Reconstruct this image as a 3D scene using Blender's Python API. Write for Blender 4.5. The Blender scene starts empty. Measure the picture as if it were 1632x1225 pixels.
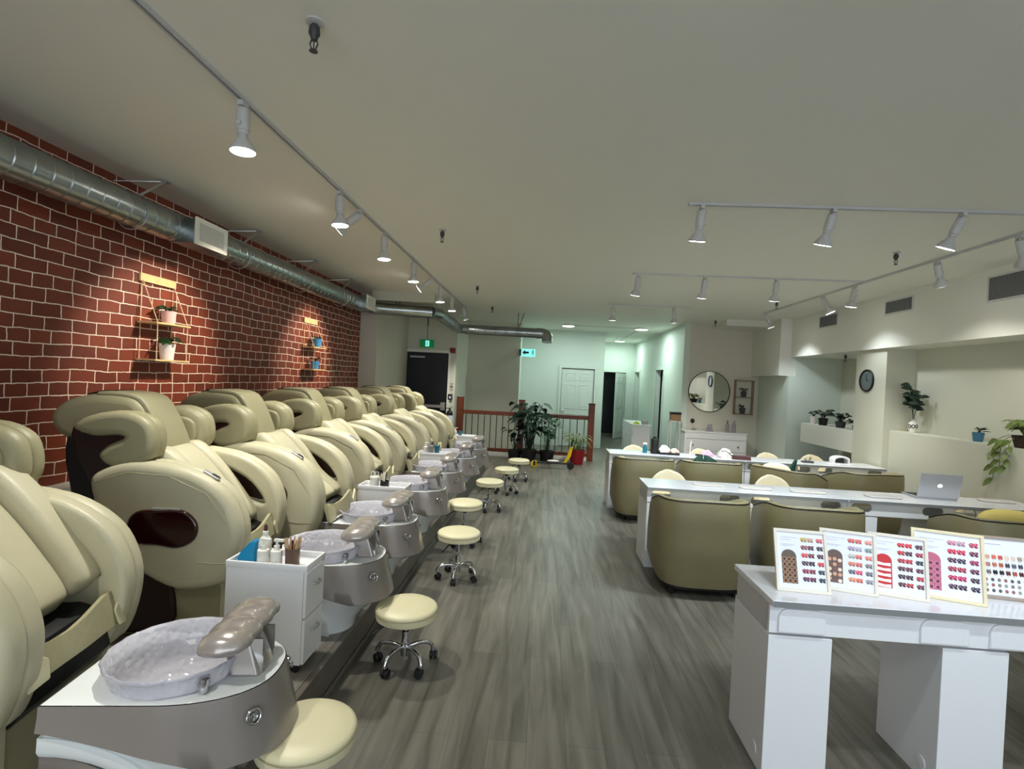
import bpy, bmesh, math, random
from mathutils import Matrix, Vector, Euler
random.seed(7)
C = bpy.context.scene.collection
PI = math.pi

# ------------------------------------------------------------------ helpers
def lin(c):
    return tuple(((v/255)/12.92 if v/255 <= .04045 else (((v/255)+.055)/1.055)**2.4) for v in c)

def mat(name, rgb, rough=.5, metal=0., spec=.5, bump=0., bscale=60., var=0., vscale=3., trans=0., ior=1.45, emit=0., coat=0., stretch=None):
    m = bpy.data.materials.new(name); m.use_nodes = True
    nt = m.node_tree; b = nt.nodes['Principled BSDF']
    col = (*lin(rgb), 1)
    b.inputs['Base Color'].default_value = col
    b.inputs['Roughness'].default_value = rough
    b.inputs['Metallic'].default_value = metal
    b.inputs['Specular IOR Level'].default_value = spec
    b.inputs['IOR'].default_value = ior
    b.inputs['Transmission Weight'].default_value = trans
    b.inputs['Coat Weight'].default_value = coat
    b.inputs['Coat Roughness'].default_value = .06
    if emit:
        b.inputs['Emission Color'].default_value = col
        b.inputs['Emission Strength'].default_value = emit
    if bump or var:
        tc = nt.nodes.new('ShaderNodeTexCoord'); src = tc.outputs['Object']
        if stretch:
            mp = nt.nodes.new('ShaderNodeMapping'); mp.inputs['Scale'].default_value = stretch
            nt.links.new(src, mp.inputs['Vector']); src = mp.outputs['Vector']
    if var:
        n = nt.nodes.new('ShaderNodeTexNoise'); n.inputs['Scale'].default_value = vscale; n.inputs['Detail'].default_value = 5
        nt.links.new(src, n.inputs['Vector'])
        r = nt.nodes.new('ShaderNodeValToRGB')
        r.color_ramp.elements[0].position = .3; r.color_ramp.elements[1].position = .7
        l = lin(rgb)
        r.color_ramp.elements[0].color = (*[max(0, v*(1-var)) for v in l], 1)
        r.color_ramp.elements[1].color = (*[min(1, v*(1+var)) for v in l], 1)
        nt.links.new(n.outputs['Fac'], r.inputs['Fac']); nt.links.new(r.outputs['Color'], b.inputs['Base Color'])
    if bump:
        n = nt.nodes.new('ShaderNodeTexNoise'); n.inputs['Scale'].default_value = bscale; n.inputs['Detail'].default_value = 3
        nt.links.new(src, n.inputs['Vector'])
        bp = nt.nodes.new('ShaderNodeBump'); bp.inputs['Strength'].default_value = bump; bp.inputs['Distance'].default_value = .01
        nt.links.new(n.outputs['Fac'], bp.inputs['Height']); nt.links.new(bp.outputs['Normal'], b.inputs['Normal'])
    return m

def smooth(pts, n=4, closed=True):
    """Catmull-Rom through 2D/3D points"""
    out = []; N = len(pts); D = len(pts[0])
    rng = range(N) if closed else range(N-1)
    for i in rng:
        g = (lambda k: pts[k % N]) if closed else (lambda k: pts[min(max(k, 0), N-1)])
        p0, p1, p2, p3 = g(i-1), g(i), g(i+1), g(i+2)
        for j in range(n):
            t = j/n
            out.append(tuple(.5*((2*p1[d]) + (-p0[d]+p2[d])*t + (2*p0[d]-5*p1[d]+4*p2[d]-p3[d])*t*t + (-p0[d]+3*p1[d]-3*p2[d]+p3[d])*t**3) for d in range(D)))
    if not closed: out.append(tuple(pts[-1]))
    return out

def rrect(x0, x1, y0, y1, r, n=5, corners=(1, 1, 1, 1)):
    o = []
    for k, (cx, cy, a0) in enumerate(((x1-r, y1-r, 0), (x0+r, y1-r, 90), (x0+r, y0+r, 180), (x1-r, y0+r, 270))):
        if corners[k]:
            o += [(cx+r*math.cos(math.radians(a0+90*i/n)), cy+r*math.sin(math.radians(a0+90*i/n))) for i in range(n+1)]
        else:
            o.append(((x1, y1), (x0, y1), (x0, y0), (x1, y0))[k])
    return o

XZ = Matrix(((1, 0, 0, 0), (0, 0, -1, 0), (0, 1, 0, 0), (0, 0, 0, 1)))     # u->x v->z w->-y
YZ = Matrix(((0, 0, 1, 0), (1, 0, 0, 0), (0, 1, 0, 0), (0, 0, 0, 1)))      # u->y v->z w->x
XY = Matrix.Identity(4)
def T(x, y, z): return Matrix.Translation((x, y, z))
def R(ax, a): return Matrix.Rotation(a, 4, ax)

class MB:
    def __init__(s): s.bm = bmesh.new(); s.mi = 0
    def mesh(s, me, M=None):
        n = len(s.bm.faces); nv = len(s.bm.verts)
        s.bm.from_mesh(me); s.bm.verts.ensure_lookup_table(); s.bm.faces.ensure_lookup_table()
        if M is not None: bmesh.ops.transform(s.bm, matrix=M, verts=s.bm.verts[nv:])
        for f in s.bm.faces[n:]: f.material_index = s.mi
        return s
    def poly(s, vs, faces, M=None):
        bv = [s.bm.verts.new(M @ Vector(v) if M is not None else v) for v in vs]
        for f in faces:
            try: bf = s.bm.faces.new([bv[i] for i in f]); bf.material_index = s.mi
            except ValueError: pass
        return s
    def box(s, x0, x1, y0, y1, z0, z1, M=None):
        v = [(x0, y0, z0), (x1, y0, z0), (x1, y1, z0), (x0, y1, z0), (x0, y0, z1), (x1, y0, z1), (x1, y1, z1), (x0, y1, z1)]
        return s.poly(v, [(0, 3, 2, 1), (4, 5, 6, 7), (0, 1, 5, 4), (1, 2, 6, 5), (2, 3, 7, 6), (3, 0, 4, 7)], M)
    def cbox(s, c, d, M=None):
        return s.box(c[0]-d[0]/2, c[0]+d[0]/2, c[1]-d[1]/2, c[1]+d[1]/2, c[2]-d[2]/2, c[2]+d[2]/2, M)
    def loft(s, rings, cap=True, M=None, closed=True, loop=False):
        vs = [p for r in rings for p in r]; n = len(rings[0]); f = []
        m = len(rings)
        for i in range(m if loop else m-1):
            a, b = i*n, ((i+1) % m)*n
            for j in range(n if closed else n-1):
                k = (j+1) % n
                f.append((a+j, a+k, b+k, b+j))
        if cap and not loop:
            f.append(tuple(reversed(range(n)))); f.append(tuple(range((m-1)*n, m*n)))
        return s.poly(vs, f, M)
    def lathe(s, prof, n=24, M=None, cap=True, wob=None):
        rings = []
        for k, (r, z) in enumerate(prof):
            r = max(r, 1e-4)
            rings.append([(r*(wob(k, 2*PI*i/n) if wob else 1)*math.cos(2*PI*i/n), r*(wob(k, 2*PI*i/n) if wob else 1)*math.sin(2*PI*i/n), z) for i in range(n)])
        return s.loft(rings, cap, M)
    def tube(s, pts, r, n=8, M=None, loop=False):
        P = [Vector(p) for p in pts]; N = len(P); rings = []; u = None
        for i in range(N):
            if loop: t = P[(i+1) % N]-P[i-1]
            else: t = P[min(i+1, N-1)]-P[max(i-1, 0)]
            t.normalize()
            if u is None:
                u = t.orthogonal().normalized()
            else:
                u = (u-t*u.dot(t));  u = u.normalized() if u.length > 1e-6 else t.orthogonal().normalized()
            w = t.cross(u); rr = r[i] if isinstance(r, (list, tuple)) else r
            rings.append([tuple(P[i]+(u*math.cos(2*PI*k/n)+w*math.sin(2*PI*k/n))*rr) for k in range(n)])
        return s.loft(rings, True, M, True, loop)
    def ell(s, c, rad, n=16, m=10, M=None, p=1.0):
        rings = []
        sg = lambda v: math.copysign(abs(v)**p, v)
        for i in range(m+1):
            a = -PI/2+PI*i/m
            rr = max(math.cos(a), 1e-3)**p
            rings.append([(c[0]+rad[0]*rr*sg(math.cos(2*PI*k/n)), c[1]+rad[1]*rr*sg(math.sin(2*PI*k/n)), c[2]+rad[2]*sg(math.sin(a))) for k in range(n)])
        return s.loft(rings, True, M)
    def extr(s, outlines, depth, bevel=0., M=XY, res=3):
        """filled outline(s) (holes inside) extruded along w, centred, with rounded edges"""
        cu = bpy.data.curves.new('c', 'CURVE'); cu.dimensions = '2D'; cu.fill_mode = 'BOTH'
        for o in outlines:
            sp = cu.splines.new('POLY'); sp.points.add(len(o)-1); sp.use_cyclic_u = True
            for p, q in zip(sp.points, o): p.co = (q[0], q[1], 0, 1)
        cu.extrude = depth/2-bevel; cu.bevel_depth = bevel; cu.bevel_resolution = res; cu.offset = -bevel
        ob = bpy.data.objects.new('c', cu)
        me = bpy.data.meshes.new_from_object(ob)
        s.mesh(me, M)
        bpy.data.objects.remove(ob); bpy.data.curves.remove(cu); bpy.data.meshes.remove(me)
        return s
    def leaf(s, base, d, L, W, droop=.3, up=(0, 0, 1), seg=4):
        d = Vector(d).normalized(); up = Vector(up); side = d.cross(up)
        side = side.normalized() if side.length > 1e-3 else Vector((1, 0, 0))
        nrm = side.cross(d); vs = []
        for i in range(seg+1):
            t = i/seg
            w = W*(math.sin(PI*min(t*.92+.04, 1))**.8)
            p = Vector(base)+d*(L*t)-Vector((0, 0, 1))*(droop*L*t*t)
            vs += [tuple(p-side*w/2+nrm*w*.12), tuple(p), tuple(p+side*w/2+nrm*w*.12)]
        f = []
        for i in range(seg):
            a = i*3
            f += [(a, a+1, a+4, a+3), (a+1, a+2, a+5, a+4)]
        return s.poly(vs, f)
    def build(s, name, mats, parent=None, bev=0., ang=38, seg=2, sub=0, flat=False):
        bmesh.ops.recalc_face_normals(s.bm, faces=s.bm.faces)
        me = bpy.data.meshes.new(name); s.bm.to_mesh(me); s.bm.free()
        for m in (mats if isinstance(mats, (list, tuple)) else [mats]): me.materials.append(m)
        if not flat:
            for p in me.polygons: p.use_smooth = True
            me.set_sharp_from_angle(angle=math.radians(ang))
        o = bpy.data.objects.new(name, me); C.objects.link(o)
        if parent: o.parent = parent
        if bev:
            b = o.modifiers.new('bevel', 'BEVEL'); b.width = bev; b.segments = seg; b.limit_method = 'ANGLE'; b.angle_limit = .6
            b.harden_normals = True
        if sub:
            b = o.modifiers.new('sub', 'SUBSURF'); b.levels = sub; b.render_levels = sub
        return o

def tag(o, label, cat, group=None, kind=None):
    o['label'] = label; o['category'] = cat
    if group: o['group'] = group
    if kind: o['kind'] = kind
    return o
def thing(name, label, cat, loc=(0, 0, 0), rz=0, group=None):
    o = bpy.data.objects.new(name, None); C.objects.link(o); o.empty_display_size = .1
    o.location = loc; o.rotation_euler = (0, 0, rz)
    return tag(o, label, cat, group)
def struct(o): o['kind'] = 'structure'; return o
def dup(root, loc, rz=0, label=None, group=None):
    r = root.copy(); C.objects.link(r); r.location = loc; r.rotation_euler = (0, 0, rz)
    if label: r['label'] = label
    if group: r['group'] = group
    for ch in list(root.children):
        c = ch.copy(); C.objects.link(c); c.parent = r
        for g in list(ch.children):
            d = g.copy(); C.objects.link(d); d.parent = c
    return r

# ------------------------------------------------------------------ materials
WHITE = mat('white_paint', (222, 222, 212), .6, bump=.05, bscale=300)
CEIL = mat('ceiling_paint', (234, 234, 224), .55, bump=.08, bscale=200)
CREAMW = mat('cream_wall', (200, 200, 184), .65, bump=.05, bscale=250)
COOLW = mat('cool_white_wall', (206, 216, 206), .6, bump=.05, bscale=250)
BEIGEW = mat('beige_wall', (205, 200, 186), .65, bump=.05, bscale=250)
GLOSSW = mat('gloss_white', (232, 232, 234), .22, coat=.3)
EDGEG = mat('edge_grey', (128, 130, 130), .4)
GREYW = mat('grey_white', (196, 196, 196), .4)
LEATH = mat('cream_leather', (186, 180, 152), .42, bump=.12, bscale=260, var=.05, vscale=5)
LEATH2 = mat('stool_leather', (206, 199, 164), .4, bump=.1, bscale=260)
TUBK = mat('tub_khaki', (128, 120, 88), .42, bump=.15, bscale=220, var=.05, vscale=4)
LEATH_SH = mat('shade_toned_leather', (150, 144, 113), .42, bump=.15, bscale=220, var=.05, vscale=4)  # cream leather with shade put in, for heads and bases; darker trims too
TAN = mat('tan_leather', (164, 157, 124), .42, bump=.2, bscale=40)
CREAM2 = mat('pale_cream', (234, 222, 190), .5, bump=.1, bscale=200)
DKBR = mat('dark_brown_shell', (40, 20, 16), .35)
GLBR = mat('gloss_brown', (38, 8, 8), .08, coat=.6)
BLACK = mat('black', (14, 14, 15), .5)
BLACKP = mat('black_piping', (30, 24, 20), .5)
RUB = mat('black_rubber', (20, 20, 21), .55)
CHROME = mat('chrome', (205, 205, 208), .12, 1.)
STEEL = mat('galvanised_steel', (160, 166, 166), .28, 1., bump=.08, bscale=15, var=.12, vscale=7)
SILVER = mat('silver_plastic', (180, 178, 176), .3, .6)
TAUPE = mat('taupe_pearl', (142, 135, 130), .25, .25, coat=.3)
PEARL = mat('pearl_taupe', (164, 156, 150), .22, .35, coat=.4)
SHELLW = mat('basin_white', (226, 230, 230), .18, coat=.3)
WOOD = mat('red_wood', (104, 48, 24), .4, var=.3, vscale=8, stretch=(1, 1, 6))
PALEW = mat('pale_brown_wood', (138, 116, 94), .5, var=.15, vscale=8)
PINE = mat('pine', (226, 196, 140), .5, var=.1, vscale=10)
LEAF = mat('leaf_green', (40, 78, 40), .45, var=.35, vscale=9)
LEAFD = mat('leaf_dark', (20, 44, 30), .4, var=.35, vscale=9)
LEAFV = mat('leaf_variegated', (92, 110, 50), .45, var=.4, vscale=30)
SOIL = mat('soil', (50, 36, 26), .9)
PINK = mat('pink_pot', (226, 190, 186), .5)
POTW = mat('white_pot', (236, 230, 226), .5)
BLUEP = mat('blue_pot', (70, 140, 190), .45)
DBLUE = mat('slate_blue_pot', (54, 106, 134), .45)
REDP = mat('dark_red_pot', (120, 14, 22), .4)
ROPE = mat('rope', (226, 196, 156), .8)
TEAL = mat('teal_plastic', (10, 104, 120), .3)
BLUE = mat('blue_plastic', (14, 116, 160), .3)
GREEN = mat('dark_green_cloth', (22, 62, 50), .8)
YEL = mat('yellow', (214, 178, 22), .4)
GOLD = mat('gold_cloth', (206, 186, 106), .7)
MAROON = mat('maroon_plastic', (80, 22, 30), .4)
BROWNJ = mat('brown_jar', (96, 74, 60), .25)
STICK = mat('wood_stick', (206, 170, 134), .6)
PADG = mat('grey_pad', (204, 198, 192), .5)
PINKC = mat('pink_cloth', (214, 170, 196), .8)
PEACH = mat('peach_cloth', (230, 190, 168), .8)
DKGREY = mat('dark_grey', (58, 58, 60), .5)
VENTG = mat('vent_grey', (120, 120, 120), .5)
ALU = mat('aluminium', (186, 188, 194), .3, .35)
MIRR = mat('mirror_glass', (236, 238, 236), .01, 1.)
BTLW = mat('bottle_white', (236, 234, 226), .3)
CLEAR = mat('clear_jar', (190, 186, 196), .12, trans=.6)
PAPER = mat('paper', (232, 234, 244), .5)
FRW = mat('frame_white', (230, 222, 208), .4)
FRC = mat('frame_cream', (228, 214, 178), .4)
FRT = mat('frame_taupe', (160, 144, 132), .5)
TXT = mat('print_grey', (176, 180, 196), .6)
DOORD = mat('exit_door', (16, 20, 24), .4)
DOORW = mat('door_white', (206, 214, 206), .5)
RED = mat('fire_red', (120, 20, 18), .4)
EXG = mat('exit_green', (0, 120, 58), .4, emit=.25)
EXW = mat('exit_white', (130, 236, 226), .4, emit=.9)
EXB = mat('exit_blue', (10, 50, 62), .4)
LENS = mat('lamp_lens', (255, 250, 240), .4, emit=22.)
LENSC = mat('disc_lens', (232, 255, 244), .4, emit=10.)
GLOW = mat('laptop_glow', (240, 246, 255), .4, emit=1.6)

def brick_mat():
    m = bpy.data.materials.new('red_brick'); m.use_nodes = True; nt = m.node_tree; b = nt.nodes['Principled BSDF']
    N = nt.nodes.new; L = nt.links.new
    tc = N('ShaderNodeTexCoord'); sx = N('ShaderNodeSeparateXYZ'); L(tc.outputs['Object'], sx.inputs[0])
    cx = N('ShaderNodeCombineXYZ'); L(sx.outputs['Y'], cx.inputs['X']); L(sx.outputs['Z'], cx.inputs['Y'])
    n1 = N('ShaderNodeTexNoise'); n1.inputs['Scale'].default_value = 2.6; n1.inputs['Detail'].default_value = 3; L(cx.outputs[0], n1.inputs['Vector'])
    sub = N('ShaderNodeVectorMath'); sub.operation = 'SUBTRACT'; sub.inputs[1].default_value = (.5, .5, .5); L(n1.outputs['Color'], sub.inputs[0])
    sc = N('ShaderNodeVectorMath'); sc.operation = 'SCALE'; sc.inputs['Scale'].default_value = .042; L(sub.outputs[0], sc.inputs[0])
    ad = N('ShaderNodeVectorMath'); ad.operation = 'ADD'; L(cx.outputs[0], ad.inputs[0]); L(sc.outputs[0], ad.inputs[1])
    n2 = N('ShaderNodeTexNoise'); n2.inputs['Scale'].default_value = 26; L(cx.outputs[0], n2.inputs['Vector'])
    sub2 = N('ShaderNodeVectorMath'); sub2.operation = 'SUBTRACT'; sub2.inputs[1].default_value = (.5, .5, .5); L(n2.outputs['Color'], sub2.inputs[0])
    sc2 = N('ShaderNodeVectorMath'); sc2.operation = 'SCALE'; sc2.inputs['Scale'].default_value = .009; L(sub2.outputs[0], sc2.inputs[0])
    ad2 = N('ShaderNodeVectorMath'); ad2.operation = 'ADD'; L(ad.outputs[0], ad2.inputs[0]); L(sc2.outputs[0], ad2.inputs[1])
    br = N('ShaderNodeTexBrick'); L(ad2.outputs[0], br.inputs['Vector'])
    br.inputs['Scale'].default_value = 1; br.inputs['Brick Width'].default_value = .20; br.inputs['Row Height'].default_value = .088
    br.inputs['Mortar Size'].default_value = .0040; br.inputs['Mortar Smooth'].default_value = .25
    br.offset = .43; br.squash = .72; br.squash_frequency = 4
    br.inputs['Color1'].default_value = (*lin((130, 55, 29)), 1); br.inputs['Color2'].default_value = (*lin((100, 39, 19)), 1)
    br.inputs['Mortar'].default_value = (*lin((246, 228, 208)), 1)
    n3 = N('ShaderNodeTexNoise'); n3.inputs['Scale'].default_value = 9; n3.inputs['Detail'].default_value = 6; L(cx.outputs[0], n3.inputs['Vector'])
    mx = N('ShaderNodeMix'); mx.data_type = 'RGBA'; mx.blend_type = 'MULTIPLY'; mx.inputs['Factor'].default_value = .35
    L(br.outputs['Color'], mx.inputs[6]); L(n3.outputs['Color'], mx.inputs[7])
    L(br.outputs['Color'], b.inputs['Base Color'])
    b.inputs['Roughness'].default_value = .6
    bp = N('ShaderNodeBump'); bp.inputs['Strength'].default_value = .5; bp.inputs['Distance'].default_value = .01
    mu = N('ShaderNodeMath'); mu.operation = 'MULTIPLY_ADD'; L(br.outputs['Fac'], mu.inputs[0]); mu.inputs[1].default_value = -1.; L(n3.outputs['Fac'], mu.inputs[2])
    L(mu.outputs[0], bp.inputs['Height']); L(bp.outputs['Normal'], b.inputs['Normal'])
    return m
def plank_mat(name, c1, c2, c3):
    m = bpy.data.materials.new(name); m.use_nodes = True; nt = m.node_tree; b = nt.nodes['Principled BSDF']
    N = nt.nodes.new; L = nt.links.new
    tc = N('ShaderNodeTexCoord'); sx = N('ShaderNodeSeparateXYZ'); L(tc.outputs['Object'], sx.inputs[0])
    cx = N('ShaderNodeCombineXYZ'); L(sx.outputs['Y'], cx.inputs['X']); L(sx.outputs['X'], cx.inputs['Y'])
    br = N('ShaderNodeTexBrick'); L(cx.outputs[0], br.inputs['Vector'])
    br.inputs['Scale'].default_value = 1; br.inputs['Brick Width'].default_value = 1.2; br.inputs['Row Height'].default_value = .18
    br.inputs['Mortar Size'].default_value = .0012; br.inputs['Mortar Smooth'].default_value = .2; br.offset = .37
    br.inputs['Color1'].default_value = (*lin(c1), 1); br.inputs['Color2'].default_value = (*lin(c2), 1); br.inputs['Mortar'].default_value = (*lin((78, 72, 64)), 1)
    mp = N('ShaderNodeMapping'); mp.inputs['Scale'].default_value = (.9, 11, 1); L(cx.outputs[0], mp.inputs['Vector'])
    # shift the grain from plank to plank
    n = N('ShaderNodeTexNoise'); n.inputs['Scale'].default_value = 1.6; n.inputs['Detail'].default_value = 7; n.inputs['Distortion'].default_value = .6
    L(mp.outputs[0], n.inputs['Vector'])
    rp = N('ShaderNodeValToRGB'); rp.color_ramp.elements[0].position = .32; rp.color_ramp.elements[1].position = .72
    rp.color_ramp.elements[0].color = (*lin(c3), 1); rp.color_ramp.elements[1].color = (1, 1, 1, 1); L(n.outputs['Fac'], rp.inputs['Fac'])
    mx = N('ShaderNodeMix'); mx.data_type = 'RGBA'; mx.blend_type = 'MULTIPLY'; mx.inputs['Factor'].default_value = .85
    L(br.outputs['Color'], mx.inputs[6]); L(rp.outputs['Color'], mx.inputs[7]); L(mx.outputs[2], b.inputs['Base Color'])
    b.inputs['Roughness'].default_value = .38
    bp = N('ShaderNodeBump'); bp.inputs['Strength'].default_value = .12; bp.inputs['Distance'].default_value = .005
    L(n.outputs['Fac'], bp.inputs['Height']); L(bp.outputs['Normal'], b.inputs['Normal'])
    return m
def marble_mat():
    m = mat('white_marble_top', (232, 232, 236), .16, coat=.3); nt = m.node_tree; b = nt.nodes['Principled BSDF']; N = nt.nodes.new; L = nt.links.new
    tc = N('ShaderNodeTexCoord'); n = N('ShaderNodeTexNoise'); n.inputs['Scale'].default_value = 2.2; n.inputs['Detail'].default_value = 6; n.inputs['Distortion'].default_value = 1.6
    L(tc.outputs['Object'], n.inputs['Vector']); r = N('ShaderNodeValToRGB'); e = r.color_ramp.elements
    e[0].position = .44; e[0].color = (*lin((234, 234, 238)), 1); e[1].position = .56; e[1].color = (*lin((234, 234, 238)), 1)
    x = e.new(.5); x.color = (*lin((224, 226, 231)), 1)
    L(n.outputs['Fac'], r.inputs['Fac']); L(r.outputs['Color'], b.inputs['Base Color']); return m
def glass_mat():
    m = mat('lilac_bowl_glass', (240, 238, 248), .06, trans=.45, ior=1.33, spec=.7); nt = m.node_tree; b = nt.nodes['Principled BSDF']; N = nt.nodes.new; L = nt.links.new
    tc = N('ShaderNodeTexCoord'); v = N('ShaderNodeTexVoronoi'); v.inputs['Scale'].default_value = 46; v.feature = 'SMOOTH_F1'
    L(tc.outputs['Object'], v.inputs['Vector']); bp = N('ShaderNodeBump'); bp.inputs['Strength'].default_value = .6; bp.inputs['Distance'].default_value = .008
    L(v.outputs['Distance'], bp.inputs['Height']); L(bp.outputs['Normal'], b.inputs['Normal']); return m
BRICK = brick_mat(); FLOORM = plank_mat('grey_plank', (116, 112, 102), (102, 99, 90), (160, 157, 152))
PLATM = plank_mat('platform_plank', (150, 146, 136), (138, 134, 124), (170, 166, 160)); MARBLE = marble_mat(); GLASS = glass_mat()
PLATEDGE = mat('platform_edge', (98, 92, 84), .4, var=.2, vscale=6)

# ------------------------------------------------------------------ setting
H = 3.05
def slab(name, m, *b, bev=0):
    mb = MB()
    for q in b: mb.box(*q)
    return struct(mb.build(name, m, bev=bev))
slab('floor', FLOORM, (-3.6, 6.2, -3.2, 11.25, -.1, 0), (-.7, 6.2, 11.25, 18.4, -.1, 0))
slab('ceiling', CEIL, (-3.6, 6.2, -3.2, 18.4, H, H+.1))
slab('wall_left', BRICK, (-3.45, -3.27, -3.2, 8.95, 0, H))
slab('wall_rear', WHITE, (-3.6, -2.9, -3.3, -3.2, 0, H), (4.6, 6.2, -3.3, -3.2, 0, H), (-2.9, 4.6, -3.3, -3.2, 0, .35), (-2.9, 4.6, -3.3, -3.2, 2.75, H))
# unseen shopfront glazing added behind the camera; its bluish light fills the room
pane = bpy.data.materials.new('window_pane'); pane.use_nodes = True; nt = pane.node_tree
tr_ = nt.nodes.new('ShaderNodeBsdfTransparent'); gl_ = nt.nodes.new('ShaderNodeBsdfGlossy'); gl_.inputs['Roughness'].default_value = .02; mxs = nt.nodes.new('ShaderNodeMixShader'); mxs.inputs[0].default_value = .08
nt.links.new(tr_.outputs[0], mxs.inputs[1]); nt.links.new(gl_.outputs[0], mxs.inputs[2]); nt.links.new(mxs.outputs[0], nt.nodes['Material Output'].inputs['Surface'])
for k in range(3):
    x0 = -2.9+k*2.5
    mb = MB(); mb.extr([[(x0, .35), (x0+2.5, .35), (x0+2.5, 2.75), (x0, 2.75)], [(x0+.06, .41), (x0+2.44, .41), (x0+2.44, 2.69), (x0+.06, 2.69)]], .08, .004, T(0, -3.25, 0) @ XZ, 1)
    wf = struct(mb.build('window_%d' % (k+1), DKGREY)); mb = MB(); mb.box(x0+.06, x0+2.44, -3.253, -3.247, .41, 2.69); mb.build('pane', pane, wf)
l = bpy.data.lights.new('front_fill', 'AREA'); l.shape = 'RECTANGLE'; l.size = 7.2; l.size_y = 2.3; l.energy = 185; l.color = (.80, .90, 1.)  # added fill for the ambient level and camera-facing sides
o = bpy.data.objects.new('front_fill', l); C.objects.link(o); o.location = (.85, -3.4, 1.55); o.rotation_euler = (PI/2, 0, 0)
slab('wall_left_return', BEIGEW, (-3.45, -2.96, 8.95, 11.0, 0, H))
slab('wall_back', CREAMW, (-3.45, -3.0, 11.0, 11.12, 0, H), (-3.0, -2.06, 11.0, 11.12, 2.17, H), (-2.06, -1.90, 11.0, 11.12, 0, H), (-2.02, -1.90, 11.12, 12.6, -1.2, H))
slab('wall_stairwell', CREAMW, (-2.0, -.62, 12.6, 12.72, -1.2, H))
slab('wall_back_door', COOLW, (-.74, .44, 13.8, 13.92, -1.2, H), (.44, 1.30, 13.8, 13.92, 2.06, H), (1.30, 1.54, 13.8, 13.92, 0, H), (-.74, -.62, 12.72, 13.8, -1.2, H))
slab('wall_hall_left', COOLW, (1.42, 1.54, 13.92, 17.1, 0, H))
slab('wall_hall_end', COOLW, (1.54, 1.88, 17.1, 17.22, 0, H), (1.88, 2.62, 17.1, 17.22, 2.09, H), (2.62, 3.05, 17.1, 17.22, 0, H))
slab('wall_hall_right', COOLW, (2.9, 3.02, 11.2, 12.95, 0, H), (2.9, 3.02, 12.95, 13.85, 2.11, H), (2.9, 3.02, 13.85, 16.2, 0, H), (2.9, 3.02, 16.2, 17.0, 2.11, H), (2.9, 3.02, 17.0, 17.22, 0, H))
slab('wall_mirror', BEIGEW, (3.02, 4.46, 11.2, 11.32, 0, H))
slab('wall_niche', COOLW, (4.46, 4.58, 9.85, 11.32, 0, 2.0), (4.58, 5.52, 9.85, 9.97, 0, 2.345))
slab('wall_right', CREAMW, (4.95, 5.6, -3.2, 7.3, 1.25, 2.345), (5.4, 5.6, 7.3, 9.85, 0, 2.345))
slab('wall_right_lower', CREAMW, (4.65, 5.6, -3.2, 7.3, 0, 1.25), bev=.004)
slab('wall_right_column', CREAMW, (4.57, 5.4, 7.3, 7.98, 0, 2.345))
slab('trim_1', WHITE, (4.5, 5.6, -3.2, 9.9, 2.345, H))
slab('trim_2', WHITE, (4.3, 5.6, 9.9, 11.2, 2.0, H))
slab('trim_3', WHITE, (3.45, 4.3, 10.3, 11.2, 2.93, H))
slab('trim_4', WHITE, (4.6, 5.4, 7.98, 9.6, .84, 1.17))
slab('trim_5', WHITE, (-3.27, -3.12, -3.2, 8.95, .19, .81))
slab('trim_6', CREAMW, (-2.96, -1.9, 8.6, 9.0, 2.9, H))
slab('wall_hall_dark_room', DOORD, (1.4, 3.2, 18.2, 18.4, 0, H), (3.6, 3.7, 11.32, 18.2, 0, H), (3.02, 3.6, 11.32, 11.4, 0, H))  # unlit rooms behind the hall doors, darkness painted as near-black walls
# raised platform along the brick wall
mb = MB(); mb.box(-3.27, -1.07, -3.2, 9.65, 0, .19)
pl = struct(mb.build('floor_platform', PLATM))
mb = MB(); mb.box(-1.07, -1.035, -3.2, 9.65, 0, .19); mb.box(-1.035, -1.022, -3.2, 9.65, 0, .035)
struct(mb.build('trim_7', PLATEDGE, bev=.006))
slab('baseboard_back', WHITE, (-1.9, 1.0, 11.36, 11.44, 0, .085))
slab('baseboard_hall', COOLW, (1.30, 1.54, 13.785, 13.8, 0, .1), (3.02, 4.46, 11.185, 11.2, 0, .1))

# doors
def panel_door(name, w, h, m, pan=True):
    mb = MB(); mb.box(0, w, -.02, .02, 0, h)
    if pan:
        for (a, b) in ((.12, .46), (.54, .88)):
            for (c, d) in ((.09, .42), (.48, .80), (.85, .95)):
                for sgn in (-1, 1):
                    o = [rrect(a*w, b*w, c*h, d*h, .01, 2), rrect(a*w+.025, b*w-.025, c*h+.025, d*h-.025, .008, 2)]
                    mb.extr(o, .012, .003, T(0, sgn*.022, 0) @ XZ, 1)
                    mb.extr([rrect(a*w+.05, b*w-.05, c*h+.05, d*h-.05, .008, 2)], .01, .003, T(0, sgn*.02, 0) @ XZ, 1)
    return struct(mb.build(name, m))
d1 = struct(panel_door('door_1', .94, 2.14, DOORD, False)); d1.location = (-3.0, 11.06, .02)
mb = MB(); mb.box(.08, .86, -.075, -.05, .98, 1.04); mb.box(.06, .1, -.05, -.02, .95, 1.06); mb.box(.8, .9, -.06, -.02, .93, 1.1); mb.build('push_bar', SILVER, d1, bev=.005)
mb = MB(); mb.box(.1, .42, -.07, -.02, 2.03, 2.07); mb.build('door_closer', SILVER, d1, bev=.005)
mb = MB(); mb.extr([[(-3.06, 0), (-3.06, 2.23), (-2.01, 2.23), (-2.01, 0), (-2.06, 0), (-2.06, 2.17), (-3.0, 2.17), (-3.0, 0)]], .16, .004, T(0, 11.04, 0) @ XZ, 1); struct(mb.build('trim_8', WHITE))
d2 = panel_door('door_2', .84, 2.04, DOORW); d2.location = (.45, 13.84, .01)
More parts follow.
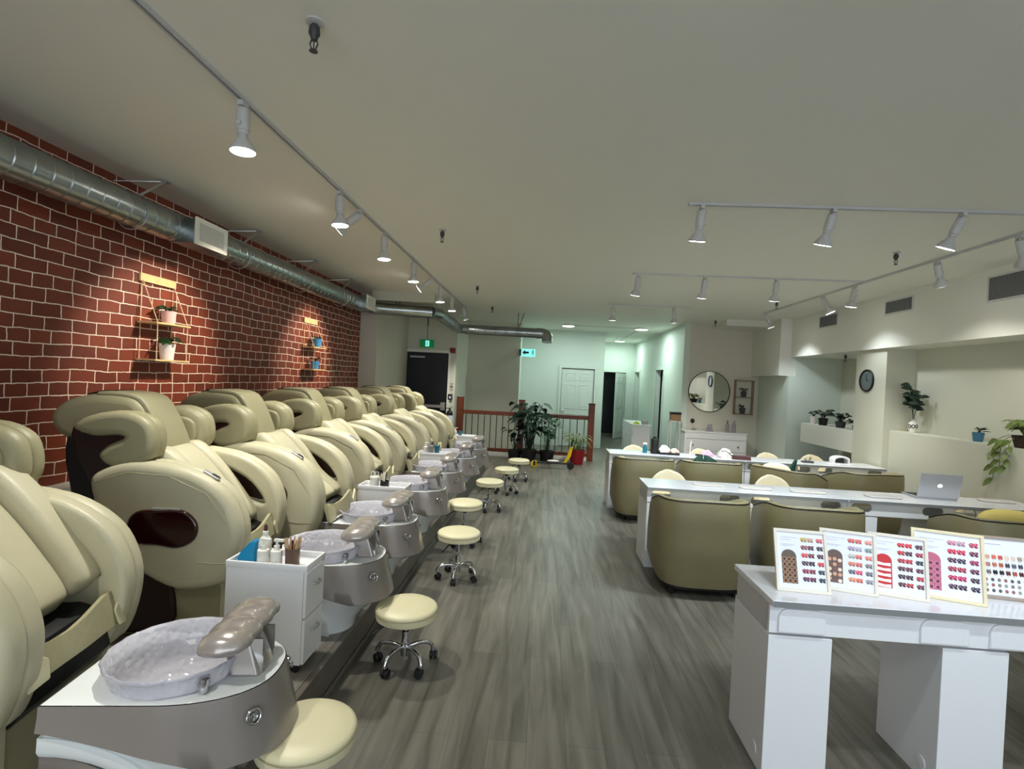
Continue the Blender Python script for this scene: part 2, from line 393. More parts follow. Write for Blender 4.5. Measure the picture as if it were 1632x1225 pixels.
mb = MB(); mb.lathe([(.026, 0), (.026, .008), (.01, .012), (.01, .04), (.028, .05), (.03, .065), (.02, .08), (.001, .082)], 14, T(.07, -.02, .93) @ R('X', PI/2)); mb.build('door_knob', CHROME, d2)
mb = MB(); mb.extr([[(.37, 0), (.37, 2.13), (1.37, 2.13), (1.37, 0), (1.30, 0), (1.30, 2.06), (.44, 2.06), (.44, 0)]], .05, .004, T(0, 13.795, 0) @ XZ, 1); struct(mb.build('trim_9', DOORW))
d3 = panel_door('door_3', .72, 2.05, DOORW); d3.location = (2.6, 17.06, .01); d3.rotation_euler = (0, 0, math.radians(238))
mb = MB(); mb.lathe([(.026, 0), (.01, .012), (.01, .04), (.03, .055), (.02, .08), (.001, .082)], 12, T(.65, .02, .95) @ R('X', -PI/2)); mb.build('door_knob', CHROME, d3)
d4 = panel_door('door_4', .82, 2.08, DOORW); d4.location = (3.06, 13.84, .01); d4.rotation_euler = (0, 0, math.radians(-12))
mb = MB(); mb.lathe([(.026, 0), (.01, .012), (.01, .04), (.03, .055), (.02, .08), (.001, .082)], 12, T(.74, -.02, .95) @ R('X', PI/2)); mb.build('door_knob', CHROME, d4)
d5 = panel_door('door_5', .72, 2.08, DOORW); d5.location = (3.06, 16.98, .01); d5.rotation_euler = (0, 0, math.radians(-70))
for k, (a, b, zt) in enumerate(((12.95, 13.85, 2.11), (16.2, 17.0, 2.11))):
    mb = MB(); mb.extr([[(a-.07, 0), (a-.07, zt+.07), (b+.07, zt+.07), (b+.07, 0), (b, 0), (b, zt), (a, zt), (a, 0)]], .03, .004, T(2.895, 0, 0) @ YZ, 1)
    struct(mb.build('trim_%d' % (10+k), COOLW))

# ------------------------------------------------------------------ track lights
LIGHTS = []
def spot(loc, aim, power, col, ang=80, blend=.7, rad=.05):
    l = bpy.data.lights.new('lamp_light', 'SPOT'); l.energy = power; l.color = col; l.spot_size = math.radians(ang); l.spot_blend = blend; l.shadow_soft_size = rad
    o = bpy.data.objects.new('lamp_light', l); C.objects.link(o); o.location = loc
    o.rotation_euler = (Vector(aim)-Vector(loc)).to_track_quat('-Z', 'Y').to_euler(); return o
def rail(pts, label):
    (x0, y0), (x1, y1) = pts
    mb = MB(); L = math.hypot(x1-x0, y1-y0)
    mb.extr([[(-.017, -.018), (-.017, 0), (.017, 0), (.017, -.018), (.006, -.018), (.006, -.008), (-.006, -.008), (-.006, -.018)]], L, 0, Matrix(((1, 0, 0, 0), (0, 0, 1, 0), (0, 1, 0, 0), (0, 0, 0, 1))))
    r = thing('light_track', label, 'light track', ((x0+x1)/2, (y0+y1)/2, H), math.atan2(y1-y0, x1-x0)-PI/2)
    mb.build('track_profile', GREYW, r)
    mb = MB(); mb.box(-.004, .004, -L/2+.01, L/2-.01, -.0085, -.0075); mb.build('track_slot', BLACK, r)
    for sg in (-1, 1):
        mb = MB(); mb.box(-.02, .02, sg*L/2-.02, sg*L/2+.02, -.021, 0); mb.build('end_cap', GREYW, r, bev=.002)
    return r
rail(((-1.62, -2.6), (-1.62, 10.1)), 'long white light track on the ceiling along the pedicure chairs')
rail(((3.735, -2.6), (3.735, 9.3)), 'white light track running beside the right-hand bulkhead')
rail(((1.02, 3.95), (3.71, 3.95)), 'short white cross track on the ceiling, the nearer one carrying three lamps')
rail(((1.02, 6.43), (3.71, 6.43)), 'short white cross track that joins the long right track with lamps')
rail(((1.02, 8.97), (2.4, 8.97)), 'short white cross track nearest the hallway, two lamps')
rail(((.9, 1.42), (3.71, 1.42)), 'white cross track above the swatch frame table, out of view')
def lamp_proto():
    r = thing('track_light', 'x', 'track light', (0, 0, 0))
    mb = MB(); mb.box(-.015, .015, -.03, .03, -.045, -.018); mb.lathe([(.011, -.07), (.011, -.045)], 10); mb.build('adapter', GREYW, r, bev=.003)
    mb = MB(); mb.lathe([(.005, -.055), (.030, -.056), (.033, -.06), (.033, -.165), (.028, -.17), (.028, -.185), (.022, -.19)], 20); mb.cbox((.036, 0, -.14), (.012, .02, .02)); mb.build('socket_body', GREYW, r)
    mb = MB(); mb.lathe([(.018, -.184), (.024, -.195), (.030, -.215), (.046, -.235), (.062, -.262), (.064, -.272), (.061, -.276), (.055, -.270)], 24, cap=False); mb.build('bulb_reflector', GREYW, r)
    mb = MB(); mb.lathe([(.0595, -.2715), (.058, -.277), (.03, -.2795), (.0005, -.280)], 24, cap=False); mb.build('lens', LENS, r)
    return r
LP = lamp_proto(); first = [True]
NEUT = (1., .98, .90); COOL = (.86, .95, 1.); GRN = (.80, 1., .93); WARM = (1., .88, .72); BLUEW = (.72, .86, 1.)
def lamp(x, y, aim, power, col, label, ang=85, group=None, z=H):
    aim = Vector(aim); loc = Vector((x, y, z))
    if first[0]: r = LP; first[0] = False; r['label'] = label
    else: r = dup(LP, loc, 0, label)
    r.location = loc
    if group: r['group'] = group
    dirn = (aim-(loc-Vector((0, 0, .05)))).normalized()
    q = dirn.to_track_quat('-Z', 'Y'); 
    # tilt only the socket, reflector and lens; adapter stays on the track
    for ch in r.children:
        if not ch.name.startswith('adapter'):
            pv = Vector((0, 0, -.05)); M = Matrix.Translation(pv) @ q.to_matrix().to_4x4() @ Matrix.Translation(-pv)
            ch.matrix_local = M
    p = loc+Vector((0, 0, -.05))+dirn*.25
    spot(p, p+dirn, power, col, ang)
PW = 118
dn = lambda x, y, dx=0, dy=0: (x+dx, y+dy, 0)
G = 'white track lamps on the ceiling'
n = 0
ordl = ['nearest lamp of the long track, bulb facing straight down', 'second lamp from the camera on the long left track', None, 'third downward lamp on the long left track', 'fourth downward lamp on the long left track', None, 'fifth downward lamp on the long left track', 'sixth downward lamp on the long left track', 'last lamp at the far end of the long left track']
for i, (y, tgt) in enumerate(((2.6, dn(-1.5, 2.6)), (3.87, dn(-1.45, 3.87)), (4.3, (-3.27, 4.2, 1.7)), (4.97, dn(-1.5, 4.97)), (6.1, dn(-1.5, 6.1)), (7.12, (-3.27, 6.98, 1.7)), (7.68, dn(-1.5, 7.7)), (8.65, dn(-1.5, 8.7)), (9.9, dn(-1.4, 9.9, .3, .9)))):
    lab = ordl[i]
    if lab: lab = 'white track light, '+lab
    else: lab = 'tilted white track light aimed at the brick wall, the %s one' % ('nearer' if i == 2 else 'farther')
    wall = i in (2, 5)
    lamp(-1.62, y, tgt, PW*(1.25 if wall else 1.), WARM if wall else NEUT, lab, 58 if wall else 92, G)
for y in (.6, -.7, -1.9): lamp(-1.62, y, dn(-1.5, y), PW*.6, NEUT, 'white track light on the long left track above the camera, out of view', 100, G)
for i, (x, y, tg) in enumerate(((1.10, 3.95, (1.0, 4.8, 0)), (2.04, 3.95, (1.65, 5.0, 0)), (2.94, 3.95, (2.2, 5.1, 0)))):
    lamp(x, y, tg, PW*.85, COOL, 'white track light on the nearer right cross track, %s' % ('leftmost' , 'middle one', 'rightmost, tilted most')[i], 95, G)
for i, (x, tg) in enumerate(((1.08, (.7, 7.3, 0)), (1.87, (1.75, 7.4, 0)), (2.71, (2.75, 7.3, 0)))):
    lamp(x, 6.43, tg, PW, COOL, 'white track light on the second right cross track, %s' % ('leftmost, leaning left', 'middle one', 'rightmost')[i], 95, G)
for i, (y, tg, pw) in enumerate(((4.42, (4.45, 4.9, 1.6), .34), (5.3, (4.4, 5.7, 1.5), .2), (6.64, (3.6, 7.3, 0), .9), (7.39, (4.4, 7.2, 1.7), .26), (9.2, (4.4, 9.3, 1.6), .4))):
    lamp(3.735, y, tg, PW*pw, COOL if y > 7 else NEUT, 'white track light by the bulkhead, %s' % ('cut off by the right edge', 'tilted toward the nearest vent', 'hanging straight down at the track junction', 'tilted left of the farthest vent', 'last one at the far end')[i], 95, G)
for i, (x, tg) in enumerate(((1.1, (1.1, 9.6, 0)), (2.12, (2.5, 9.9, 0)))):
    lamp(x, 8.97, tg, PW*1.3, NEUT, 'white track light before the hallway ceiling, %s of the two' % ('left', 'right')[i], 95, G)
for x, y in ((1.12, 1.42), (2.0, 1.42), (2.9, 1.42)): lamp(x, y, (x+.1, 2.3, 0), PW*.3, COOL, 'white track light above the swatch frames, out of view', 95, G)

rail(((.5, -.35), (3.71, -.35)), 'white cross track behind the camera, out of view')
for x, ax in ((.7, 1.3), (1.5, 1.7), (2.4, 2.2)): lamp(x, -.35, (ax, 2.35, .45), PW*.22, BLUEW, 'white track light behind the camera facing the front table, out of view', 70, G)
# hallway disc lights
for i, (x, y, lab) in enumerate(((.5, 12.5, 'round flush ceiling disc light before the white panelled door'), (2.24, 12.6, 'round flush ceiling disc light at the mouth of the hallway'), (2.24, 16.2, 'round flush ceiling disc light at the end of the hallway'))):
    r = thing('disc_light', lab, 'ceiling light', (x, y, H), 0, 'disc lights in the hallway')
    mb = MB(); mb.lathe([(.15, 0), (.16, -.01), (.155, -.028), (.14, -.03)], 32, cap=False); mb.build('trim_ring', WHITE, r)
    mb = MB(); mb.lathe([(.145, -.026), (.14, -.034), (.001, -.036)], 32, cap=False); mb.build('diffuser', LENSC, r)
    l = bpy.data.lights.new('disc_glow', 'AREA'); l.shape = 'DISK'; l.size = .28; l.energy = (20, 24, 19)[i]; l.color = GRN; l.spread = PI
    o = bpy.data.objects.new('disc_glow', l); C.objects.link(o); o.location = (x, y, H-.05)
mb = MB(); mb.tube([(.66, 12.5, H-.008), (2.08, 12.58, H-.008)], .007, 6); mb.tube([(2.24, 12.77, H-.008), (2.24, 16.04, H-.008)], .007, 6)
tag(mb.build('cable_conduit', GREYW), 'thin grey conduit linking the round ceiling disc lights', 'conduit')

# sprinklers
def sprinkler(x, y, label, z=H):
    r = thing('sprinkler', label, 'sprinkler', (x, y, z), 0, 'fire sprinklers on the ceiling')
    mb = MB(); mb.lathe([(.001, 0), (.036, 0), (.036, -.006), (.014, -.012)], 18); mb.build('escutcheon', GREYW, r)
    mb = MB(); mb.lathe([(.012, -.008), (.012, -.02), (.020, -.022), (.022, -.05), (.016, -.06), (.011, -.075)], 12); mb.build('body', DKGREY, r)
    mb = MB()
    for a in (-1, 1): mb.tube([(a*.010, 0, -.072), (a*.016, 0, -.09), (a*.005, 0, -.115)], .003, 6)
    mb.tube([(0, 0, -.072), (0, 0, -.115)], .0025, 6); mb.build('frame_arms', DKGREY, r)
    mb = MB(); mb.lathe([(.001, -.114), (.016, -.115), (.017, -.118), (.001, -.12)], 14); mb.build('deflector', DKGREY, r)
for a in ((-.98, 2.02, 'black sprinkler head nearest the camera on the bare ceiling'), (-1.03, 4.86, 'second black sprinkler head right of the left lamp track'), (-1.07, 7.73, 'third black sprinkler head along the left half of the ceiling'), (-1.06, 9.86, 'fourth sprinkler head, near the duct end'), (3.235, 5.12, 'sprinkler head beside the right lamp track, above the vents'), (3.42, 8.07, 'small sprinkler head left of the rightmost cross track lamp'), (3.3, 10.5, 'small sprinkler head in front of the mirror wall')): sprinkler(*a)
sprinkler(4.75, 8.6, 'small sprinkler head hanging under the bulkhead near the plant niche', 2.345)

# ------------------------------------------------------------------ duct
dr = thing('spiral_duct', 'round galvanised spiral duct under the ceiling along the brick wall and back wall', 'air duct', (-3.0, 2.6, 2.72))
def duct_run(pts, r, step, mb):
    P = [Vector(p) for p in pts]; out = []; rad = []
    for a, b in zip(P[:-1], P[1:]):
        L = (b-a).length; k = max(1, round(L/step))
        for i in range(k):
            s0 = a+(b-a)*(i/k); d = (b-a).normalized()
            out += [s0, s0+d*.005, s0+d*.010]; rad += [r, r+.0045, r]
    out.append(P[-1]); rad.append(r)
    mb.tube([tuple(p) for p in out], rad, 28)
o0 = Vector((-3.0, 2.6, 2.72))
mb = MB(); duct_run([Vector((-3.0, -3.0, 2.72))-o0, Vector((-3.0, 8.35, 2.765))-o0], .115, .115, mb); mb.build('wall_run', STEEL, dr, ang=18)
mb = MB()
el = smooth([(-3.0, 8.35, 2.765), (-2.98, 8.62, 2.77), (-2.75, 8.74, 2.77)], 4, False)+[(-2.0, 8.92, 2.77)]
mb.tube([tuple(Vector(p)-o0) for p in el], .10, 24)
mb.build('corner_run', STEEL, dr, ang=50)
mb = MB(); duct_run([Vector((-2.02, 8.9, 2.77))-o0, Vector((-1.93, 9.1, 2.77))-o0, Vector((-1.8, 10.5, 2.665))-o0, Vector((-1.62, 10.62, 2.66))-o0], .098, .4, mb); mb.build('sloped_run', STEEL, dr, ang=18)
mb = MB(); duct_run([Vector((-1.68, 10.62, 2.66))-o0, Vector((-.2, 10.62, 2.645))-o0], .10, .22, mb); mb.build('back_run', STEEL, dr, ang=18)
mb = MB(); mb.tube([tuple(Vector(p)-o0) for p in smooth([(-.22, 10.62, 2.645), (-.08, 10.62, 2.64), (.0, 10.6, 2.58), (.01, 10.58, 2.47)], 4, False)], .108, 24); mb.build('end_elbow', STEEL, dr, ang=50)
for (y, z) in ((4.14, 2.725), (8.08, 2.77)):
    mb = MB(); mb.box(-3.0, -2.80, y-.19, y+.19, z-.095, z+.095, T(*(-o0))); bx = mb.build('grille_box', STEEL, dr)
    mb = MB(); mb.extr([rrect(y-.205, y+.205, z-.108, z+.108, .006, 2), rrect(y-.16, y+.16, z-.07, z+.07, .004, 2)], .014, .003, T(*(-o0)) @ T(-2.797, 0, 0) @ YZ, 1)
    for i in range(26):
        yy = y-.155+i*.31/25
        mb.box(-2.806, -2.794, yy-.0015, yy+.0035, z-.07, z+.07, T(*(-o0)))
    mb.build('grille', WHITE, bx)
for y in (1.2, 2.5, 3.8, 5.1, 6.4, 7.6):
    mb = MB(); q = lambda *p: tuple(Vector(p)-o0)
    mb.tube([q(-2.95, y, H-.004), q(-2.985, y-.24, 2.842)], .010, 6); mb.tube([q(-2.95, y, H-.006), q(-3.262, y-.12, H-.05)], .005, 6); mb.cbox(Vector((-2.95, y, H-.006))-o0, (.05, .05, .012))
    mb.tube([q(-3.0+.119*math.cos(a), y-.25, 2.728+.119*math.sin(a)) for a in [i*PI/10 for i in range(20)]], .005, 6, None, True)
    mb.build('hanger', SILVER, dr)
for (x, y) in ((-2.6, 8.77), (-.6, 10.62)):
    mb = MB(); mb.tube([tuple(Vector((x, y, H-.004))-o0), tuple(Vector((x, y, 2.74))-o0)], .007, 6); mb.tube([tuple(Vector((x+.12, y, H-.004))-o0), tuple(Vector((x+.02, y, 2.74))-o0)], .007, 6); mb.build('hanger', DKGREY, dr)

# wall vents on the bulkhead
for (y0, y1, z0, z1, lab) in ((5.2, 5.64, 2.725, 2.955, 'slatted wall vent on the bulkhead, nearest the right edge'), (6.76, 7.26, 2.80, 2.95, 'slatted wall vent on the bulkhead, middle of three'), (8.42, 8.93, 2.79, 2.955, 'slatted wall vent on the bulkhead, farthest from the camera')):
    v = thing('wall_vent', lab, 'vent', (4.5, (y0+y1)/2, z0), 0, 'vents on the bulkhead')
    w = (y1-y0)/2; h = z1-z0
    mb = MB(); mb.extr([rrect(-w-.02, w+.02, -.02, h+.02, .004, 2), rrect(-w, w, 0, h, .003, 2)], .012, .002, T(-.006, 0, 0) @ YZ, 1); mb.build('vent_frame', GREYW, v)
    mb = MB(); mb.box(-.002, -.001, -w, w, 0, h); mb.build('vent_backing', BLACK, v)
    mb = MB()
    for i in range(27):
        yy = -w+(i+.5)*2*w/27; mb.box(-.010, -.002, yy-.004, yy+.004, 0, h)
    mb.build('slats', VENTG, v)

# ------------------------------------------------------------------ pedicure chairs
def pedicure_chair(name, label, sh, HX=0.):
    r = thing(name, label, 'massage chair', (0, 0, 0), 0, 'cream massage chairs along the brick wall')
    # base and dark shell
    mb = MB(); mb.extr([rrect(-.22, .37, 0, .30, .03)], .54, .02, XZ); mb.build('base', LEATH_SH, r)
    mb = MB(); mb.extr([smooth([(-.30, .26), (.37+sh, .28), (.37+sh, .50), (.15, .52), (-.1, .62), (-.42, 1.0), (-.52, 1.05), (-.5, .8)], 3)], .44, .02, XZ); mb.build('seat_shell', BLACK, r)
    dk = [(-.44, 1.12), (-.28, 1.12), (-.1, .95), (.0, .6), (.1, .3), (.1, .05), (-.22, .05), (-.26, .30), (-.30, .58), (-.34, .82), (-.42, .97)]
    mb = MB()
    for s in (-1, 1): mb.extr([smooth(dk, 3)], .06, .02, T(0, s*.262, 0) @ XZ)
    mb.build('back_shell', DKBR, r)
    # side pods
    pod = smooth([(-.30, .83), (-.25, .905), (-.10, .955), (.08, .945), (.25, .90), (.39, .80), (.46, .67), (.475, .54), (.44, .38), (.375, .315), (.16, .285), (-.05, .385), (-.135, .465), (-.235, .64)], 4)
    hole = smooth([(-.16, .80), (-.02, .86), (.14, .835), (.28, .755), (.375, .62), (.26, .635), (.1, .665), (-.06, .72)], 4)
    for s in (-1, 1):
        mb = MB(); mb.extr([pod], .105, .045, T(0, s*.312, 0) @ XZ, 5)
        po = mb.build('armrest_pod', LEATH, r, ang=60)
        mb = MB(); mb.extr([pod, hole], .085, .022, T(0, s*.246, 0) @ XZ, 3)
        mb.build('inner_panel', LEATH, po, ang=60)
        mb = MB(); mb.extr([smooth([(-.13, .79), (.0, .835), (.14, .815), (.27, .74), (.35, .635), (.25, .65), (.1, .68), (-.04, .735)], 3)], .012, .002, T(0, s*.262, 0) @ XZ, 1); mb.build('arm_hollow_shade', DKBR, po)  # dark lining added to deepen the shade inside the arm hollow
        mb = MB(); mb.ell((0, 0, 0), (.16, .05, .036), 16, 8, T(.03, s*.226, .775) @ R('Y', .22)); mb.build('arm_pad', CREAM2 if False else LEATH2, po)
        mb = MB(); mb.extr([smooth([(-.09, .635), (-.045, .70), (.06, .712), (.19, .712), (.262, .645), (.25, .56), (.17, .515), (.07, .525), (-.06, .54)], 4)], .036, .012, T(0, s*.362, 0) @ XZ, 3); sp = mb.build('speaker_panel', GLBR, po)
        mb = MB(); mb.box(.03, .17, s*.362-.014, s*.362+.014, .708, .722); mb.build('chrome_strip', SILVER, sp, bev=.003)
        mb = MB(); mb.tube([(-.27, s*.362, .84), (-.1, s*.366, .90), (.1, s*.366, .89), (.3, s*.366, .80), (.41, s*.362, .64)], .003, 6)
        mb.tube([(.27, s*.366, .44), (.36, s*.366, .435), (.44, s*.362, .44)], .003, 6); mb.build('seam', LEATH_SH, po)
        if s < 0:
            mb = MB(); mb.cbox((0, 0, 0), (.09, .035, .012), T(.285, s*.285, .887) @ R('Y', .5)); cp = mb.build('control_panel', SILVER, po, bev=.004)
            mb = MB(); mb.cbox((.02, 0, .006), (.04, .022, .006), T(.285, s*.285, .887) @ R('Y', .5)); mb.build('display', BLACK, cp)
    # head part
    hc = [(-.63, 1.15), (-.57, 1.235), (-.44, 1.282), (-.28, 1.288), (-.17, 1.262), (-.09, 1.15), (-.02, .99), (-.06, .945), (-.2, .96), (-.42, .98), (-.58, 1.05)]
    mb = MB(); mb.extr([[(x+HX-.09, z) for x, z in smooth(hc, 4)]], .30, .05, XZ, 4); hd = mb.build('head_cushion', LEATH_SH, r, ang=60)
    mb = MB(); mb.extr([smooth([(x*.985+.012+HX-.09, z+.014) for x, z in ((-.40, 1.288), (-.28, 1.288), (-.17, 1.262), (-.09, 1.15), (-.02, .99), (-.045, .96), (-.12, 1.12), (-.19, 1.235), (-.29, 1.262), (-.40, 1.265))], 3)], .26, .012, XZ, 2); mb.build('headrest_cover', LEATH_SH, hd)
    for yy in (-.07, .07):
        mb = MB(); mb.tube([(-.57+HX, yy, 1.277), (-.49+HX, yy, 1.300), (-.42+HX, yy+.015, 1.304)], .006, 6); mb.build('strap_slot', BLACK, hd)
    wing = [(-.46, 1.12), (-.38, 1.185), (-.21, 1.216), (-.085, 1.17), (-.045, 1.075), (-.06, .977), (-.15, .925), (-.265, .92), (-.325, .975), (-.285, 1.03), (-.205, 1.072), (-.24, 1.085), (-.36, 1.078)]
    hull = [(-.44, 1.12), (-.37, 1.18), (-.21, 1.212), (-.085, 1.17), (-.045, 1.075), (-.06, .977), (-.15, .93), (-.27, .935), (-.37, 1.0)]
    for s in (-1, 1):
        mb = MB(); mb.extr([smooth(hull, 4)], .10, .045, T(HX, s*.235, 0) @ XZ, 5); w = mb.build('head_wing', LEATH_SH, r, ang=60)
        mb = MB(); mb.extr([smooth(wing, 4)], .09, .036, T(HX, s*.298, 0) @ XZ, 5); mb.build('wing_lobe', LEATH_SH, w, ang=60)
        mb = MB(); mb.extr([smooth([(x*.93-.02, (z-1.07)*.9+1.07) for x, z in hull], 4)], .05, .01, T(HX, s*.292, 0) @ XZ, 2); mb.build('wing_shell', DKBR, w)
        mb = MB(); mb.extr([smooth([(-.33, 1.13), (-.17, 1.15), (-.10, 1.1), (-.11, .99), (-.25, .98), (-.32, 1.03)], 4)], .04, .016, T(HX, s*.186, 0) @ XZ, 3); mb.build('wing_pad', LEATH_SH, w, ang=60)
    # neck folds
    mb = MB(); mb.extr([smooth([(-.42, 1.0), (-.22, 1.0), (-.05, .93), (.06, .82), (-.05, .74), (-.3, .88)], 4)], .38, .03, XZ, 3); mb.build('neck_cover', TAN, r, ang=60)
    # reclined cushion: centre and two raised side bolsters
    prof = [(-.20, .97), (-.08, 1.03), (.0, 1.015), (.13, .89), (.25, .735), (.325+sh, .62), (.325+sh, .57), (.25+sh, .52), (.04, .60), (-.12, .78)]
    LF = .04 if HX > .1 else .012
    prof = [(x, z-(0 if HX > .1 else .035)) for x, z in prof]
    up = [(x+LF, z+LF) for x, z in prof]
    mb = MB(); mb.extr([smooth(prof, 4)], .23, .03, XZ, 3); mb.build('seat_cushion', LEATH, r, ang=60)
    for s in (-1, 1):
        mb = MB(); mb.extr([smooth(up, 4)], .145 if HX > .1 else .11, .04, T(0, s*(.186 if HX > .1 else .155), 0) @ XZ, 4); mb.build('side_bolster', LEATH, r, ang=60)
    # calf flap with folded corners
    ring = []
    for i in range(9):
        t = i/8; y = -.25+.50*t; b = math.sin(PI*t)*.05
        zt = .575-.02*math.sin(PI*t*2); e = (abs(t-.5)*2)**3
        ring.append([(.40+sh+b-.01, y, zt-.03), (.415+sh+b-.005, y, zt-.024), (.43+sh+b*.6+.01, y, .49-.02*e), (.43+sh+b*.5+.02, y, .445-.02*e), (.415+sh+b*.5+.02, y, .445-.02*e), (.415+sh+b*.6, y, .49)])
    mb = MB(); mb.loft(ring); fl = mb.build('calf_flap', TAN, r, ang=60)
    for s in (-1, 1):
        mb = MB(); mb.loft([[(.425+sh, s*.25, .555), (.44+sh, s*.245, .42), (.455+sh, s*.19, .44), (.445+sh, s*.18, .49)], [(.44+sh, s*.262, .56), (.46+sh, s*.255, .415), (.475+sh, s*.18, .43), (.46+sh, s*.17, .495)]]); mb.build('flap_corner', LEATH2, fl, bev=.006)
    mb = MB()
    for s in (-1, 1): mb.box(.34, .385, s*.25-.02, s*.25+.02, 0, .38)
    mb.build('front_panel', LEATH, r, bev=.006)
    return r
PX = -2.0; PZ = .19
chA = pedicure_chair('pedicure_chair', 'cream massage chair nearest the camera, cut off by the left edge of the photo', 0., .13)
chC = pedicure_chair('pedicure_chair', 'cream massage chair directly behind the nearest white trolley, glossy brown side panel in full view', 0., .05)
chB = pedicure_chair('pedicure_chair', 'cream massage chair third from the camera, seat cushion bulging between its arms', .07)
chA.location = (PX-.06, 1.69, PZ); chA.rotation_euler = (0, 0, .19)
chC.location = (PX-.085, 2.95, PZ); chC.rotation_euler = (0, 0, .13)
chB.location = (PX+.03, 3.80, PZ)
for x, y, a, lab in ((.01, 4.93, 0, 'cream massage chair fourth from the camera, beside the trolley holding a black brush cup'), (.04, 5.9, .02, 'cream massage chair fifth from the camera, against the far end of the brick wall'), (.08, 7.0, 0, 'cream massage chair second from the dark exit door, mostly hidden by its neighbours'), (.13, 7.95, 0, 'cream massage chair farthest away, head part in front of the dark exit door')):
    dup(chB, (PX+x, y, PZ), a, lab)

# ------------------------------------------------------------------ pedicure basins
def outline(k=1., nose=0., n=40, hw=.235, back=-.31, tip=.33):
    """plan of the basin: straight back, rounded nose"""
    pts = []
    for i in range(n):
        t = i/(n-1); a = -PI/2+PI*t
        pts.append((max(-.02, 0)+(tip+nose)*math.cos(a)**.9 if math.cos(a) > 1e-6 else 0., hw*k*math.copysign(abs(math.sin(a))**.8, math.sin(a))))
    h = hw*k
    o = [(back, -h*t) for t in (0, .3, .6, .85, 1)]+[(back*q, -h) for q in (.8, .6, .4, .2)]+pts+[(back*q, h) for q in (.2, .4, .6, .8)]+[(back, h*t) for t in (1, .85, .6, .3)]
    return [(x, y) for x, y in o]
def basin(name, label):
    r = thing(name, label, 'foot basin', (0, 0, 0), 0, 'pedicure foot basins on the platform')
    zt = .41
    zl = lambda x: .335-.14*max(0, min(1, (x+.31)/.5))**1.2
    O0 = outline(1., 0.); O1 = outline(1.05, .055)
    mb = MB()
    rings = [[(x, y, zt) for x, y in O0], [(x*1.005, y*1.005, zt-.008) for x, y in O0]]
    for k in (.35, .7, 1.):
        rings.append([(a[0]+(b[0]-a[0])*k, a[1]+(b[1]-a[1])*k, zt-.008+(zl(a[0])-zt+.008)*k) for a, b in zip(O0, O1)])
    rings.append([(x*.97, y*.95, zl(x)-.006) for x, y in O1])
    mb.loft(rings, False); mb.build('upper_band', TAUPE, r, ang=50)
    OB = outline(.70, -.165)
    mb = MB(); rings = []
    for k in (0, .15, .35, .6, .85, 1.):
        e = math.sin(k*PI/2)**.75 if k < 1 else 1
        rings.append([(a[0]*.965+(b[0]-a[0]*.965)*e*.98, a[1]*.94+(b[1]-a[1]*.94)*e, (zl(a[0])-.004)*(1-k)) for a, b in zip(O1, OB)])
    mb.loft(rings, True); mb.build('lower_shell', SHELLW, r, ang=60)
    # white deck with a round opening
    bx, br = -.02, .195
    n = len(O0); circ = []
    for x, y in O0:
        a = math.atan2(y, x-bx); circ.append((bx+br*math.cos(a), br*math.sin(a)))
    mb = MB(); mb.loft([[(x*.99, y*.99, zt+.002) for x, y in O0], [(x*.96, y*.95, zt+.004) for x, y in O0], [(bx+(x-bx)*1.1, y*1.1, zt+.002) for x, y in circ], [(x, y, zt-.003) for x, y in circ], [(bx+(x-bx)*.98, y*.98, zt-.02) for x, y in circ]], False); mb.build('deck', SHELLW, r, ang=40)
    for s in (-1, 1):
        for q, (m, rad, w, zc) in enumerate(((SHELLW, .30, .05, .0), (TAUPE, .235, .035, .0), (SHELLW, .17, .05, .0))):
            mb = MB(); rg = []
            for i in range(11):
                a = PI/2*i/10; cx, cz = math.sin(a), math.cos(a)
                x = -.31+cx*rad*1.25; z = cz*rad
                yw = s*(.2285-.058*(1-z/.33)-.10*max(0, x-.0)**1.3)
                rg.append([(x, yw-s*.03, z+.012), (x, yw+s*.012, z+.012), (x+cx*w*.2, yw+s*.014, z-w*cz*.6-.002), (x-cx*w*.9, yw+s*.004, max(0.001, z-w*cz)), (x-cx*w*.9, yw-s*.03, max(0.001, z-w*cz))])
            mb.loft(rg); mb.build('side_fin', m, r, ang=50)
    # bowl
    nb = 48
    wob = lambda k, a: 1+(.012*math.sin(16*a) if k in (2, 3, 4) else .006*math.sin(11*a+k))
    mb = MB(); mb.lathe([(.20, -.005), (.208, .012), (.222, .052), (.229, .064), (.224, .070), (.214, .062), (.200, .02), (.185, -.04), (.15, -.085), (.09, -.105), (.001, -.108)], nb, T(bx, 0, zt), False, wob)
    bw = mb.build('glass_bowl', GLASS, r, ang=70)
    mb = MB(); mb.lathe([(.16, -.11), (.192, -.05), (.197, -.015)], 32, T(bx, 0, zt), False); mb.build('bowl_seat', SHELLW, r)
    mb = MB(); mb.lathe([(.001, -.098), (.02, -.098), (.022, -.102)], 14, T(bx-.05, -.06, zt), False); mb.build('drain', DKGREY, bw)
    # footrest
    mb = MB(); mb.loft([[(.185+dx*1.0+k*(-.045), y*(1-.25*k), zt+.002+.13*k) for dx, y in ((.0, -.075), (.09, -.075), (.105, -.04), (.105, .04), (.09, .075), (.0, .075), (-.01, .04), (-.01, -.04))] for k in (0, .5, 1.)]); nk = mb.build('footrest_neck', PEARL, r, bev=.008)
    for s in (-1, 1):
        mb = MB(); mb.box(.19, .28, s*.052-.005, s*.052+.005, zt+.01, zt+.125, T(.002, 0, 0)); mb.build('chrome_strip', CHROME, nk)
    mb = MB(); rg = []
